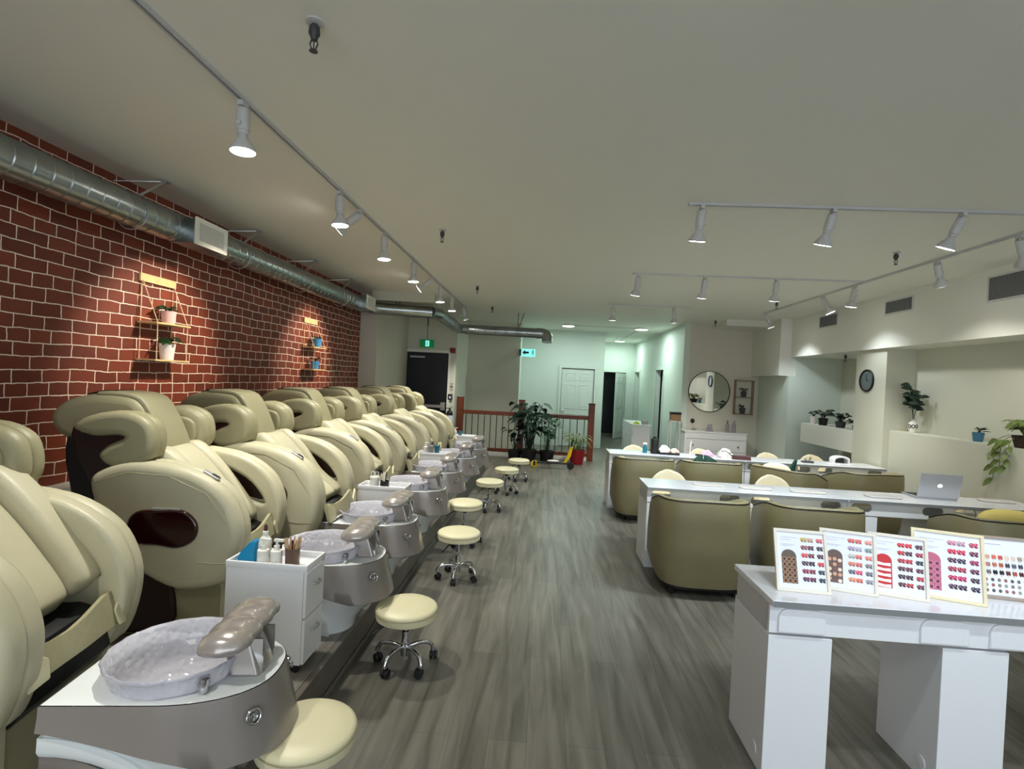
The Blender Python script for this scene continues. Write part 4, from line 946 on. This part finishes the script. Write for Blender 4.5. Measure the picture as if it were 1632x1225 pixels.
# far table clutter
def one(name, mb, m, loc, lab, cat, rz=0, bev=0, ang=50, group=None):
    o = mb.build(name, m, bev=bev, ang=ang); o.location = loc; o.rotation_euler = (0, 0, rz); return tag(o, lab, cat, group)
r = thing('sanitiser_bottle', 'tall matt black bottle standing on the far table', 'bottle', (1.565, 7.33, TT))
mb = MB(); mb.lathe([(.05, 0), (.052, .006), (.052, .20), (.046, .21), (.02, .212)], 20); mb.build('bottle_body', BLACK, r)
mb = MB(); mb.lathe([(.02, .21), (.02, .235), (.015, .24)], 12); mb.build('bottle_cap', BLACK, r)
r = thing('spray_bottle', 'teal spray bottle left of the tall black bottle on the far table', 'bottle', (1.44, 7.36, TT))
mb = MB(); mb.lathe([(.03, 0), (.03, .07), (.014, .10), (.012, .115)], 14); mb.build('bottle_body', TEAL, r)
mb = MB(); mb.cbox((0, 0, .128), (.05, .02, .025)); mb.build('spray_head', BTLW, r)
r = thing('tray', 'black tray of supplies right of the tall black bottle on the far table', 'tray', (1.76, 7.34, TT))
mb = MB(); mb.extr([rrect(-.14, .14, -.08, .08, .02), rrect(-.13, .13, -.07, .07, .015)], .03, .003, T(0, 0, .016)); mb.box(-.135, .135, -.075, .075, 0, .005); mb.build('tray_body', BLACK, r)
rn = random.Random(3)
def crumple(rx, ry, rz_, seed, n=18, m=9):
    rn = random.Random(seed); mb = MB(); rings = []
    ph = [rn.uniform(0, 6) for _ in range(6)]
    for i in range(m+1):
        a = PI/2*i/m; rr = math.cos(a)**.7 if i < m else .02
        ring = []
        for k in range(n):
            t = 2*PI*k/n; w = 1+.20*math.sin(3*t+ph[0]+i*.4)+.14*math.sin(5*t+ph[1]-i*.9)+.08*math.sin(8*t+ph[3]+i*1.3)
            ring.append((rx*rr*w*math.cos(t), ry*rr*w*math.sin(t), rz_*math.sin(a)*(1+.18*math.sin(2*t+ph[2]))))
        rings.append(ring)
    mb.loft(rings); return mb
one('tissue_bundle', crumple(.07, .05, .10, 4), BTLW, (1.70, 7.345, TT+.006), 'bunched white and black towel in the black tray on the far table', 'towel')
one('face_towel', crumple(.06, .05, .07, 8), PEACH, (1.84, 7.345, TT+.006), 'bunched peach towel at the right of the black tray', 'towel')
r = thing('desk_lamp', 'slim white bent desk lamp upright on the far table', 'desk lamp', (2.02, 7.22, TT))
mb = MB(); mb.lathe([(.04, 0), (.04, .008), (.008, .012)], 18); mb.build('lamp_base', BTLW, r)
mb = MB(); mb.tube(smooth([(0, 0, .01), (.0, 0, .12), (.008, 0, .19), (.015, 0, .215)], 4, False), .008, 8); mb.build('lamp_stem', BTLW, r)
one('clutch_bag', crumple(.08, .055, .075, 11), PINKC, (2.30, 7.38, TT), 'soft pink bag lying left of the white pouch on the far table', 'bag')
one('nail_file', MB().cbox((0, 0, .012), (.13, .03, .022)), BLACK, (2.20, 7.36, TT), 'black case beside the soft pink bag on the far table', 'case', -.1, .004)
r = thing('pouch_bag', 'white drawstring pouch slumped beside the pink bag on the far table', 'bag', (2.52, 7.34, TT))
crumple(.095, .07, .11, 21).build('pouch', BTLW, r, ang=60)
mb = MB(); mb.tube(smooth([(-.05, -.03, .085), (-.03, -.075, .10), (.03, -.085, .075), (.08, -.06, .03)], 4, False), .006, 6); mb.build('drawstring', DKGREY, r)
r = thing('folded_towel', 'dark brown folded towel at the seam of the far table row', 'towel', (2.70, 7.21, TT), -.1)
for k in range(3): mb = MB(); mb.extr([rrect(-.12+.004*k, .12-.004*k, -.05, .05, .02)], .018, .008, T(0, 0, .009+.018*k)); mb.build('fold', MAROON if k == 1 else mat('brown_cloth%d' % k, (84, 62, 60), .85), r, ang=60)
r = thing('nail_drill', 'small black and silver nail drill on the far table', 'nail drill', (3.62, 7.32, TT))
mb = MB(); mb.box(-.07, .07, -.04, .04, 0, .02); mb.build('drill_base', DKGREY, r, bev=.004)
mb = MB(); mb.lathe([(.012, 0), (.012, .05), (.006, .06)], 10, T(.02, 0, .018) @ R('Y', .4)); mb.lathe([(.018, .02), (.018, .05)], 12, T(-.03, 0, 0)); mb.build('handpiece', CHROME, r)
r = thing('nail_lamp', 'white arched nail lamp with open front on the far table', 'nail lamp', (4.10, 7.43, TT))
mb = MB()
arch = [(-.11, 0)]+[(.11*math.cos(PI-PI*i/12), .055+.05*math.sin(PI*i/12)) for i in range(13)]+[(.11, 0), (.085, 0)]+[(.085*math.cos(PI*i/12), .045+.035*math.sin(PI*i/12)) for i in range(13)]+[(-.085, 0)]
mb.extr([arch], .12, .008, XZ); mb.build('lamp_shell', GLOSSW, r, ang=60)
mb = MB(); mb.box(-.09, .09, .05, .056, .002, .08); mb.build('lamp_rear', DKGREY, r)
# cushions and bags on the tub chairs
r = thing('shoulder_bag', 'dark green bag with pale cup on the tub chair at the far table', 'bag', (2.05, 6.72, .483))
crumple(.19, .09, .31, 31).build('bag_body', GREEN, r, ang=60)
o = one('paper_cup', MB().lathe([(.03, 0), (.04, .11), (.042, .112), (.037, .11), (.028, .004), (.001, .003)], 18, None, False), CLEAR, (2.27, 6.8, .483), 'pale paper cup beside the dark green bag', 'cup')
mb = MB(); mb.ell((0, 0, .17), (.18, .055, .17), 20, 10, None, .75); o = one('throw_pillow', mb, CREAM2, (2.86, 6.52, .483), 'green and gold throw pillow standing in the turned tub chair', 'pillow', -.5)
o.name = 'throw_pillow'
mb = MB(); mb.extr([[(-.16, .0), (.02, .0), (.07, .40), (.04, .40)]], .07, .02, XZ); one('gift_bag', mb, GREEN, (3.02, 6.50, .483), 'pointed dark green leaf-patterned bag in the turned tub chair', 'bag', -.4)
mb = MB(); mb.ell((0, 0, .17), (.23, .06, .17), 20, 10, None, .75); one('throw_pillow', mb, GOLD, (3.80, 4.46, .483), 'yellow gold pillow in the tub chair at the right edge', 'pillow', -.15)

# ------------------------------------------------------------------ plants
def potted(name, lab, loc, pot, potm, leaves, lm, rz=0, group=None, cat='potted plant', stemh=.05, spread=.8, L=(.06, .1), W=(.03, .05), droop=.4, seed=1, up=.5, z0=None):
    r = thing(name, lab, cat, loc, rz, group)
    mb = MB(); mb.lathe(pot, 22, None, False); mb.build('pot', potm, r, ang=50)
    rim = max(p[1] for p in pot); rad = max(p[0] for p in pot)*.85
    mb = MB(); mb.lathe([(rad, rim-.012), (.001, rim-.008)], 18, None, False); mb.build('soil', SOIL, r)
    rn = random.Random(seed); mb = MB()
    zz = rim if z0 is None else z0
    for i in range(leaves):
        a = rn.uniform(0, 2*PI); e = rn.uniform(0, 1); hh = stemh*(.4+.6*rn.random())
        b = Vector((rad*.4*math.cos(a)*rn.random(), rad*.4*math.sin(a)*rn.random(), rim-.01))
        p = b+Vector((math.cos(a)*spread*hh*e, math.sin(a)*spread*hh*e, hh))
        mid = (b+p)/2+Vector((0, 0, hh*.1))
        mb.tube([tuple(b), tuple(mid), tuple(p)], .0025+.02*stemh*.1, 5)
        mb.leaf(p, (math.cos(a)*(1-up*.5), math.sin(a)*(1-up*.5), up*rn.uniform(.2, 1)), rn.uniform(*L), rn.uniform(*W), droop, (-.75*math.cos(a)+rn.uniform(-.5, .5), -.75*math.sin(a)+rn.uniform(-.9, .2), .8))
    mb.build('foliage', lm, r, ang=80)
    return r
tap = lambda r0, r1, h: [(.001, 0), (r0, 0), (r1, h), (r1*.92, h), (r0*.9, .01), (.001, .01)]
# brick-wall swing shelves
def swing_shelf(x, y, z, lab):
    r = thing('hanging_shelf', lab, 'shelf', (x, y, z), 0, 'two-tier hanging plank shelves on the brick wall')
    mb = MB(); mb.box(0, .02, -.20, .20, .635, .70); mb.build('hanger_bar', PINE, r, bev=.002)
    for zz in (.0, .30):
        mb = MB(); mb.box(.004, .17, -.20, .20, zz, zz+.014); mb.build('shelf_board', PINE, r, bev=.002)
    for yy in (-.175, .175):
        mb = MB(); mb.tube([(.014, yy, .66), (.158, yy, .314), (.158, yy, .007)], .0035, 6); mb.tube([(.014, yy, .66), (.012, yy, .30), (.012, yy, .007)], .0035, 6); mb.build('rope', ROPE, r)
    return r
swing_shelf(-3.268, 4.16, 1.68, 'pine two-tier rope shelf on the brick wall, nearer the camera')
swing_shelf(-3.268, 7.0, 1.67, 'pine two-tier rope shelf on the brick wall, farther from the camera')
potted('potted_plant', 'ribbed pink pot with small green plant on the upper board of the nearer brick-wall shelf', (-3.17, 4.18, 1.9945), tap(.045, .058, .105), PINK, 14, LEAF, stemh=.05, L=(.05, .08), W=(.035, .05), seed=2, group='small plants on the hanging shelves')
potted('potted_plant', 'pale white pot with trailing green plant on the lower board of the nearer brick-wall shelf', (-3.17, 4.18, 1.6945), tap(.048, .062, .135), POTW, 16, LEAF, stemh=.06, L=(.06, .10), W=(.035, .05), droop=.7, seed=5, group='small plants on the hanging shelves')
potted('potted_plant', 'blue pot on the upper board of the farther brick-wall shelf', (-3.17, 7.03, 1.9845), tap(.045, .068, .12), BLUEP, 14, LEAF, stemh=.04, L=(.04, .06), W=(.03, .04), seed=7, group='small plants on the hanging shelves')
potted('potted_plant', 'blue pot on the lower board of the farther brick-wall shelf', (-3.17, 7.0, 1.6845), tap(.045, .06, .11), BLUEP, 12, LEAFD, stemh=.05, L=(.04, .07), W=(.02, .03), seed=9, up=.9, group='small plants on the hanging shelves')
# right ledge
r = potted('vase_plant', 'tall leafy green stems in a white patterned vase on the right ledge', (4.80, 7.08, 1.2512), [(.001, 0), (.034, 0), (.045, .03), (.052, .08), (.044, .12), (.022, .145), (.02, .165), (.028, .178), (.023, .178), (.016, .15), (.016, .05), (.001, .04)], POTW, 0, LEAFD)
mb = MB()
for k in range(5): mb.tube([(.05*math.cos(a)*1.25-.0, .05*math.sin(a)*1.0, .0) for a in [0]], .002, 4) if False else None
for a0 in (3.4, 4.2, 5.0): mb.tube([(.0525*math.cos(a0+.3*math.cos(t)), .0525*math.sin(a0+.3*math.cos(t)), .08+.022*math.sin(t)) for t in [i*PI/6 for i in range(12)]], .005, 6, None, True)
mb.build('ring_pattern', DKGREY, r)
rn = random.Random(12); mb = MB()
for (dx, dy, hh) in ((-.02, .06, .45), (.0, -.10, .30), (-.03, .0, .40), (.02, .09, .34)):
    pts = [(0, 0, .14), (dx*.4, dy*.4, .14+hh*.5), (dx, dy, .16+hh)]
    mb.tube(pts, .004, 6)
    for k in range(9):
        t = .45+.55*k/8; p = Vector((dx*t, dy*t, .15+hh*t)); a = rn.uniform(0, 6.28)
        mb.leaf(p, (math.cos(a)*.8, math.sin(a)*.9, .5), rn.uniform(.10, .14), rn.uniform(.055, .075), .35, (-.9+rn.uniform(-.4, .4), -.9, rn.uniform(.1, .8)))
mb.build('stems', LEAFD, r, ang=80)
potted('potted_plant', 'slate blue square-shouldered pot with small dark plant on the right ledge', (4.78, 6.03, 1.2512), tap(.042, .055, .10), DBLUE, 11, LEAFD, stemh=.04, L=(.06, .09), W=(.03, .04), droop=.1, seed=21)
r = potted('trailing_plant', 'trailing variegated plant spilling over the ledge at the right edge of the photo', (4.77, 5.42, 1.2512), tap(.10, .13, .12), SOIL, 44, LEAFV, stemh=.16, spread=.9, L=(.08, .13), W=(.05, .08), droop=.6, seed=31)
mb = MB(); rn = random.Random(5)
for (ay, ln) in ((.10, .22), (.17, .34), (.02, .18)):
    pts = smooth([(-.08, ay*.7, .12), (-.15, ay, .06), (-.16, ay+.02, -.06), (-.15, ay+.03, -ln)], 4, False)
    mb.tube(pts, .003, 5)
    for k in range(4, len(pts), 2): mb.leaf(pts[k], (-.4, rn.uniform(-1, 1), -.3), .085, .055, .5, (-1, -.8, .4))
mb.build('trailing_vine', LEAFV, r, ang=80)
# niche plants
potted('potted_plant', 'leafy plant in a black pot at the left of the niche', (4.72, 9.1, 1.1712), tap(.06, .075, .12), BLACK, 26, LEAFD, stemh=.14, L=(.08, .12), W=(.05, .07), seed=41)
potted('potted_plant', 'small white-potted plant tucked at the left end of the niche', (4.72, 9.42, 1.1712), tap(.04, .05, .13), POTW, 14, LEAFD, stemh=.09, L=(.06, .09), W=(.03, .05), seed=42)
potted('potted_plant', 'bushy dark plant in the middle of the niche', (4.74, 8.62, 1.1712), tap(.06, .08, .10), DKGREY, 34, LEAFD, stemh=.13, L=(.08, .11), W=(.05, .07), seed=43)
potted('potted_plant', 'low spreading plant at the right end of the niche beside the clock column', (4.76, 8.2, 1.1712), tap(.06, .07, .07), BLACK, 34, LEAFD, stemh=.08, spread=1.6, L=(.08, .12), W=(.05, .06), seed=44)
# wall clock
r = thing('wall_clock', 'round black wall clock with grey face on the column', 'clock', (4.57, 7.70, 1.913))
mb = MB(); mb.lathe([(.135, 0), (.158, .0), (.16, .02), (.15, .03), (.135, .02)], 40, R('Y', -PI/2), False); mb.build('clock_rim', BLACK, r)
mb = MB(); mb.lathe([(.14, .004), (.138, .012), (.001, .013)], 40, R('Y', -PI/2), False); mb.build('clock_face', mat('clock_grey', (84, 92, 94), .3), r)
mb = MB(); mb.box(-.018, -.016, -.003, .003, 0, .09); mb.box(-.018, -.016, -.05, 0, -.003, .003); mb.build('clock_hands', BLACK, r)

# ------------------------------------------------------------------ mirror wall
r = thing('round_mirror', 'large round wall mirror with thin black rim', 'mirror', (3.46, 11.2, 1.632))
mb = MB(); mb.lathe([(.418, 0), (.43, 0), (.43, .022), (.418, .022)], 64, R('X', PI/2), False); mb.build('mirror_rim', BLACK, r)
mb = MB(); mb.lathe([(.42, .004), (.42, .010), (.001, .0101)], 64, R('X', PI/2), False); mb.build('mirror_glass', MIRR, r)
r = thing('wall_shelf', 'small wooden two-tier ladder shelf right of the round mirror', 'shelf', (4.155, 11.2, 1.19))
for s in (-1, 1): mb = MB(); mb.box(s*.18-.01, s*.18+.01, -.10, -.082, 0, .72); mb.box(s*.18-.01, s*.18+.01, -.02, -.001, 0, .72); mb.build('side_post', PALEW, r, bev=.002)
for z in (0, .35, .70): mb = MB(); mb.box(-.19, .19, -.10, -.001, z, z+.018); mb.build('shelf_board', PALEW, r, bev=.002)
potted('potted_plant', 'small grey-potted plant on the upper board of the ladder shelf', (4.155, 11.15, 1.5585), tap(.045, .055, .11), DKGREY, 12, LEAFD, stemh=.07, L=(.05, .07), W=(.03, .04), droop=.1, seed=51)
potted('potted_plant', 'small grey-potted plant on the lower board of the ladder shelf', (4.145, 11.15, 1.2085), tap(.045, .06, .12), DKGREY, 12, LEAFD, stemh=.06, L=(.05, .07), W=(.03, .04), droop=.1, seed=53)
r = thing('dresser', 'white two-drawer dresser under the round mirror', 'dresser', (2.88, 10.72, 0))
mb = MB(); mb.box(0, 1.22, 0, .44, .06, .80); mb.box(.03, 1.19, .03, .42, 0, .06); mb.build('body', GLOSSW, r, bev=.003)
mb = MB(); mb.box(-.015, 1.235, -.015, .45, .80, .825); mb.build('top_board', GLOSSW, r, bev=.003)
for (a, b) in ((.09, .42), (.44, .66), (.68, .79)):
    mb = MB(); mb.box(.02, 1.20, -.014, .0, a, b); dd = mb.build('drawer', GLOSSW, r, bev=.003)
    for x in (.16, 1.05):
        if b < .7: mb = MB(); mb.ell((x, -.026, (a+b)/2), (.014, .014, .014), 10, 6); mb.build('knob', BLACK, dd)
r = thing('jar_caddy', 'small clear caddy of jars on the dresser', 'caddy', (3.42, 10.9, .8262))
mb = MB(); mb.box(-.06, .06, -.05, .05, 0, .06); mb.build('caddy_box', CLEAR, r, bev=.006)
for x in (-.03, .03): mb = MB(); mb.lathe([(.022, .06), (.022, .13), (.018, .14)], 12, T(x, 0, 0)); mb.build('jar', CLEAR, r)
pump_bottle('pump_bottle', 3.90, 10.9, .8262, 'clear pump bottle at the right of the dresser top', .19, .04, CLEAR)
pump_bottle('lotion_bottle', 3.78, 10.92, .8262, 'slim clear bottle with black cap on the dresser', .17, .035, CLEAR, pump=False)
one('bottle_cap', MB().lathe([(.012, 0), (.01, .06), (.004, .065)], 10), BLACK, (3.78, 10.92, .9965), 'slim black stopper on the clear dresser bottle', 'stopper')
r = thing('side_table', 'small grey side table left of the white dresser', 'side table', (2.70, 10.98, 0))
mb = MB(); mb.box(-.08, .12, -.12, .12, .98, 1.0); mb.build('table_top', GREYW, r, bev=.003)
for x in (-.07, .11):
    for y in (-.11, .11): mb = MB(); mb.box(x-.008, x+.008, y-.008, y+.008, 0, .98); mb.build('leg', GREYW, r)
r = thing('keepsake_box', 'brown box with black lid standing left of the mirror', 'box', (2.735, 10.98, 1.0012))
mb = MB(); mb.box(-.10, .10, -.08, .08, 0, .13); mb.build('box_body', PINE if False else mat('brown_box', (130, 104, 76), .6), r, bev=.003)
mb = MB(); mb.box(-.105, .105, -.085, .085, .13, .175); mb.build('box_lid', BLACK, r, bev=.003)
r = thing('table_lamp', 'tiny black dome lamp on a thin stand at the left of the dresser', 'lamp', (3.08, 10.95, .8262))
mb = MB(); mb.lathe([(.05, 0), (.05, .008), (.006, .012), (.006, .19)], 14); mb.build('lamp_stand', SILVER, r)
mb = MB(); mb.ell((0, 0, .19), (.045, .045, .05), 16, 8); mb.build('lamp_dome', BLACK, r)

# hallway cabinet
r = thing('hall_cabinet', 'white cabinet standing at the mouth of the hallway', 'cabinet', (2.06, 12.0, 0))
mb = MB(); mb.box(0, .38, 0, 1.5, 0, .78); mb.build('body', GLOSSW, r, bev=.003)
mb = MB(); mb.box(-.015, .395, -.015, 1.515, .78, .80); mb.build('counter_board', GLOSSW, r, bev=.003)
for k in range(3):
    y0 = .02+k*.49
    mb = MB(); mb.extr([rrect(y0, y0+.46, .04, .56, .006, 2)], .014, .003, T(-.007, 0, 0) @ YZ, 1); mb.extr([rrect(y0+.06, y0+.40, .10, .50, .006, 2)], .008, .002, T(-.014, 0, 0) @ YZ, 1); mb.build('door', GLOSSW, r)
    mb = MB(); mb.extr([rrect(y0, y0+.46, .58, .76, .006, 2)], .014, .003, T(-.007, 0, 0) @ YZ, 1); mb.build('drawer', GLOSSW, r)
one('folded_cloth', crumple(.07, .07, .055, 61), mat('lime_cloth', (176, 190, 60), .7), (2.16, 12.2, .8012), 'lime green cloth on the hallway cabinet', 'cloth')
one('tissue_box', MB().box(-.07, .07, -.06, .06, 0, .09), mat('grey_box', (150, 146, 138), .6), (2.35, 12.2, .8012), 'grey tissue box on the hallway cabinet', 'box', 0, .004)

# ------------------------------------------------------------------ exit signs, alarm, extinguisher, notices
r = thing('exit_sign', 'green running-man exit sign hanging above the dark exit door', 'exit sign', (-2.51, 10.85, 2.27))
mb = MB(); mb.box(-.145, .145, -.02, .02, 0, .16); mb.build('sign_panel', EXG, r, bev=.004)
mb = MB(); mb.box(-.03, .05, -.0225, -.0205, .02, .14); mb.build('doorway_pictogram', EXW, r)
mb = MB(); mb.ell((.012, -.0235, .115), (.011, .002, .011), 10, 6); mb.tube([(.010, -.0235, .10), (.006, -.0235, .07), (.022, -.0235, .035)], .006, 6); mb.tube([(.006, -.0235, .07), (-.014, -.0235, .045)], .005, 6); mb.tube([(-.012, -.0235, .085), (.01, -.0235, .095), (.03, -.0235, .08)], .004, 6); mb.build('man_pictogram', EXG, r)
mb = MB(); mb.tube([(0, 0, .16), (0, 0, .45)], .006, 6); mb.tube([(0, 0, .45), (0, 0, H-2.27)], .012, 8); mb.build('hanger_rod', DKGREY, r)
r = thing('exit_sign', 'pale blue lit arrow exit sign on the end of the partition wall', 'exit sign', (-.40, 12.5, 2.25))
mb = MB(); mb.box(-.19, .14, -.025, .025, 0, .18); mb.build('sign_panel', EXW, r, bev=.004)
mb = MB(); mb.poly([(-.17, -.027, .095), (-.10, -.027, .16), (-.10, -.027, .12), (-.01, -.027, .12), (-.01, -.027, .07), (-.10, -.027, .07), (-.10, -.027, .03)], [(0, 1, 2, 3, 4, 5, 6)]); mb.build('arrow_pictogram', EXB, r, flat=True)
mb = MB(); mb.ell((.085, -.028, .15), (.014, .002, .014), 10, 6); mb.tube([(.083, -.028, .135), (.08, -.028, .09), (.10, -.028, .04)], .009, 6); mb.tube([(.08, -.028, .09), (.05, -.028, .06)], .007, 6); mb.tube([(.05, -.028, .11), (.085, -.028, .12), (.115, -.028, .10)], .006, 6); mb.build('man_pictogram', EXB, r)
mb = MB(); mb.box(-.24, -.20, -.03, .10, .02, .17); mb.build('wall_bracket', DKGREY, r)
one('fire_alarm', MB().box(-.06, .06, -.04, -.001, 0, .11), RED, (-1.98, 11.0, 2.18), 'small dark red fire alarm box high beside the exit door', 'fire alarm', 0, .004)
r = thing('alarm_pull_station', 'dark pull station with white square on the wall right of the exit door', 'alarm pull', (-1.99, 11.0, 1.18))
mb = MB(); mb.box(-.05, .05, -.04, -.001, 0, .13); mb.build('case', RED if False else DKGREY, r, bev=.004)
mb = MB(); mb.box(-.02, .02, -.044, -.04, .04, .075); mb.build('label_plate', PAPER, r)
for k, z in enumerate((1.38, 1.44, 1.50)):
    o = one('wall_notice', MB().box(-.06, .06, -.004, -.001, 0, .045), (mat('notice_grey', (120, 104, 100), .6) if k == 1 else mat('notice_pale', (170, 158, 150), .6)), (-2.0, 11.0, z), ('lowest', 'middle', 'topmost')[k]+' of three small notices above the alarm pull', 'notice', 0, 0, 50, 'small notices by the exit door')
r = thing('fire_extinguisher', 'fire extinguisher with white label on the wall left of the railing', 'fire extinguisher', (-1.97, 10.91, .60))
mb = MB(); mb.lathe([(.06, 0), (.068, .01), (.068, .30), (.05, .35), (.02, .37), (.02, .39)], 20); mb.build('cylinder', RED if False else BLACK, r)
mb = MB(); mb.lathe([(.0688, .08), (.0688, .26)], 20, None, False); mb.build('label_band', PAPER, r)
mb = MB(); mb.cbox((0, 0, .40), (.03, .03, .03)); mb.tube([(0, 0, .41), (.05, -.01, .44)], .006, 6); mb.tube(smooth([(0, 0, .40), (-.08, -.02, .40), (-.09, -.02, .25), (-.08, -.02, .1)], 4, False), .008, 6); mb.box(-.02, .02, .06, .089, .1, .3); mb.build('valve_and_hose', BLACK, r)

# ------------------------------------------------------------------ railing
r = thing('railing', 'red-brown wooden railing with black balusters around the stairwell', 'railing', (-1.82, 11.40, .085))
for x in (0, 1.35, 2.87):
    mb = MB(); mb.box(x-.065, x+.065, -.065, .065, -.085 if x > 2 else 0, 1.14); mb.box(x-.072, x+.072, -.072, .072, 1.14, 1.165)
    mb.build('newel_post', WOOD, r, bev=.006)
for a, b in ((.065, 1.285), (1.415, 2.805)):
    mb = MB(); mb.box(a, b, -.04, .04, .80, .885); mb.build('top_rail', WOOD, r, bev=.008)
    mb = MB(); mb.box(a, b, -.03, .03, .0, .075); mb.build('bottom_rail', WOOD, r, bev=.006)
    k = 9
    for i in range(k): x = a+(i+.5)*(b-a)/k; mb = MB(); mb.box(x-.008, x+.008, -.008, .008, .06, .815); mb.build('baluster', BLACK, r)
# plants by the railing
def monstera(lab, loc, n, hh, sp, pot, potm, lm, seed, L=(.16, .26), W=(.12, .2)):
    return potted('floor_plant', lab, loc, pot, potm, n, lm, stemh=hh, spread=sp, L=L, W=W, droop=.7, seed=seed, up=.35)
monstera('big dark split-leaf plant in a black pot in front of the railing', (-.26, 10.9, 0), 60, .98, .42, tap(.13, .17, .24), BLACK, LEAFD, 71)
monstera('second dark leafy plant in a black pot left of the big railing plant', (-.56, 11.0, 0), 22, .55, .55, tap(.12, .15, .20), BLACK, LEAFD, 72, (.12, .18), (.08, .12))
monstera('dark leafy plant in a black pot right of the big railing plant', (.12, 11.0, 0), 26, .82, .5, tap(.13, .16, .22), BLACK, LEAF, 73, (.14, .2), (.09, .14))
r = monstera('plant with thin pale leaves in a dark red pot beside the right railing post', (.74, 10.86, 0), 40, .35, .7, tap(.13, .17, .30), REDP, LEAFV, 74, (.12, .2), (.02, .035))
# low wheeled cart with yellow upright
r = thing('scooter', 'low black scooter with yellow upright handle parked before the plants', 'scooter', (.18, 10.1, 0), .05)
mb = MB(); mb.extr([rrect(-.26, .34, -.06, .06, .05)], .025, .006, T(0, 0, .11)); mb.build('deck', BLACK, r)
for x, m in ((-.30, YEL), (.40, RUB)):
    mb = MB(); mb.lathe([(.02, -.02), (.06, -.02), (.07, -.01), (.07, .01), (.06, .02), (.02, .02)], 20, T(x, 0, .07) @ R('X', PI/2)); w = mb.build('wheel', m, r)
    mb = MB(); mb.lathe([(.001, -.024), (.022, -.024), (.022, .024), (.001, .024)], 12, T(x, 0, .07) @ R('X', PI/2)); mb.box(x-.02, x+.02, -.035, -.025, .05, .14); mb.build('hub', BLACK, w)
mb = MB(); mb.loft([[(.26, -.03, .12), (.31, -.03, .12), (.31, .03, .12), (.26, .03, .12)], [(.33, -.035, .26), (.40, -.035, .26), (.40, .035, .26), (.33, .035, .26)], [(.37, -.035, .44), (.43, -.035, .44), (.43, .035, .44), (.37, .035, .44)]]); mb.build('upright', YEL, r, bev=.01)
mb = MB(); mb.tube([(.40, 0, .44), (.42, 0, .56)], .016, 8); mb.tube([(.42, -.11, .57), (.42, .11, .57)], .016, 8); mb.build('handlebar', BLACK, r)
mb = MB(); mb.ell((.06, 0, .145), (.12, .05, .025), 14, 8); mb.build('seat_pad', PADG, r)

# ------------------------------------------------------------------ camera, world, view
cam = bpy.data.cameras.new('camera'); co = bpy.data.objects.new('camera', cam); C.objects.link(co)
cam.sensor_width = 36; cam.sensor_fit = 'HORIZONTAL'; cam.lens = 830/1632*36; cam.clip_start = .05
right = Vector((.99679325, .06252709, .04993579)); down = Vector((.05037153, -.005411, -.99871589)); fwd = Vector((-.0621766, .9980286, -.00854323))
co.matrix_world = Matrix(((right[0], -down[0], -fwd[0], 0), (right[1], -down[1], -fwd[1], 0), (right[2], -down[2], -fwd[2], 1.67), (0, 0, 0, 1)))
sc = bpy.context.scene; sc.camera = co
w = bpy.data.worlds.new('night'); sc.world = w; w.use_nodes = True
w.node_tree.nodes['Background'].inputs['Color'].default_value = (.6, .75, 1, 1); w.node_tree.nodes['Background'].inputs['Strength'].default_value = .02
vs = sc.view_settings; vs.view_transform = 'Standard'; vs.look = 'None'; vs.gamma = 1; vs.use_curve_mapping = False; vs.exposure = 0.27
cy = sc.cycles; cy.use_denoising = True; cy.max_bounces = 8; cy.diffuse_bounces = 5; cy.glossy_bounces = 3; cy.transmission_bounces = 5; cy.sample_clamp_indirect = 4; cy.caustics_reflective = False; cy.caustics_refractive = False
bpy.context.view_layer.update()
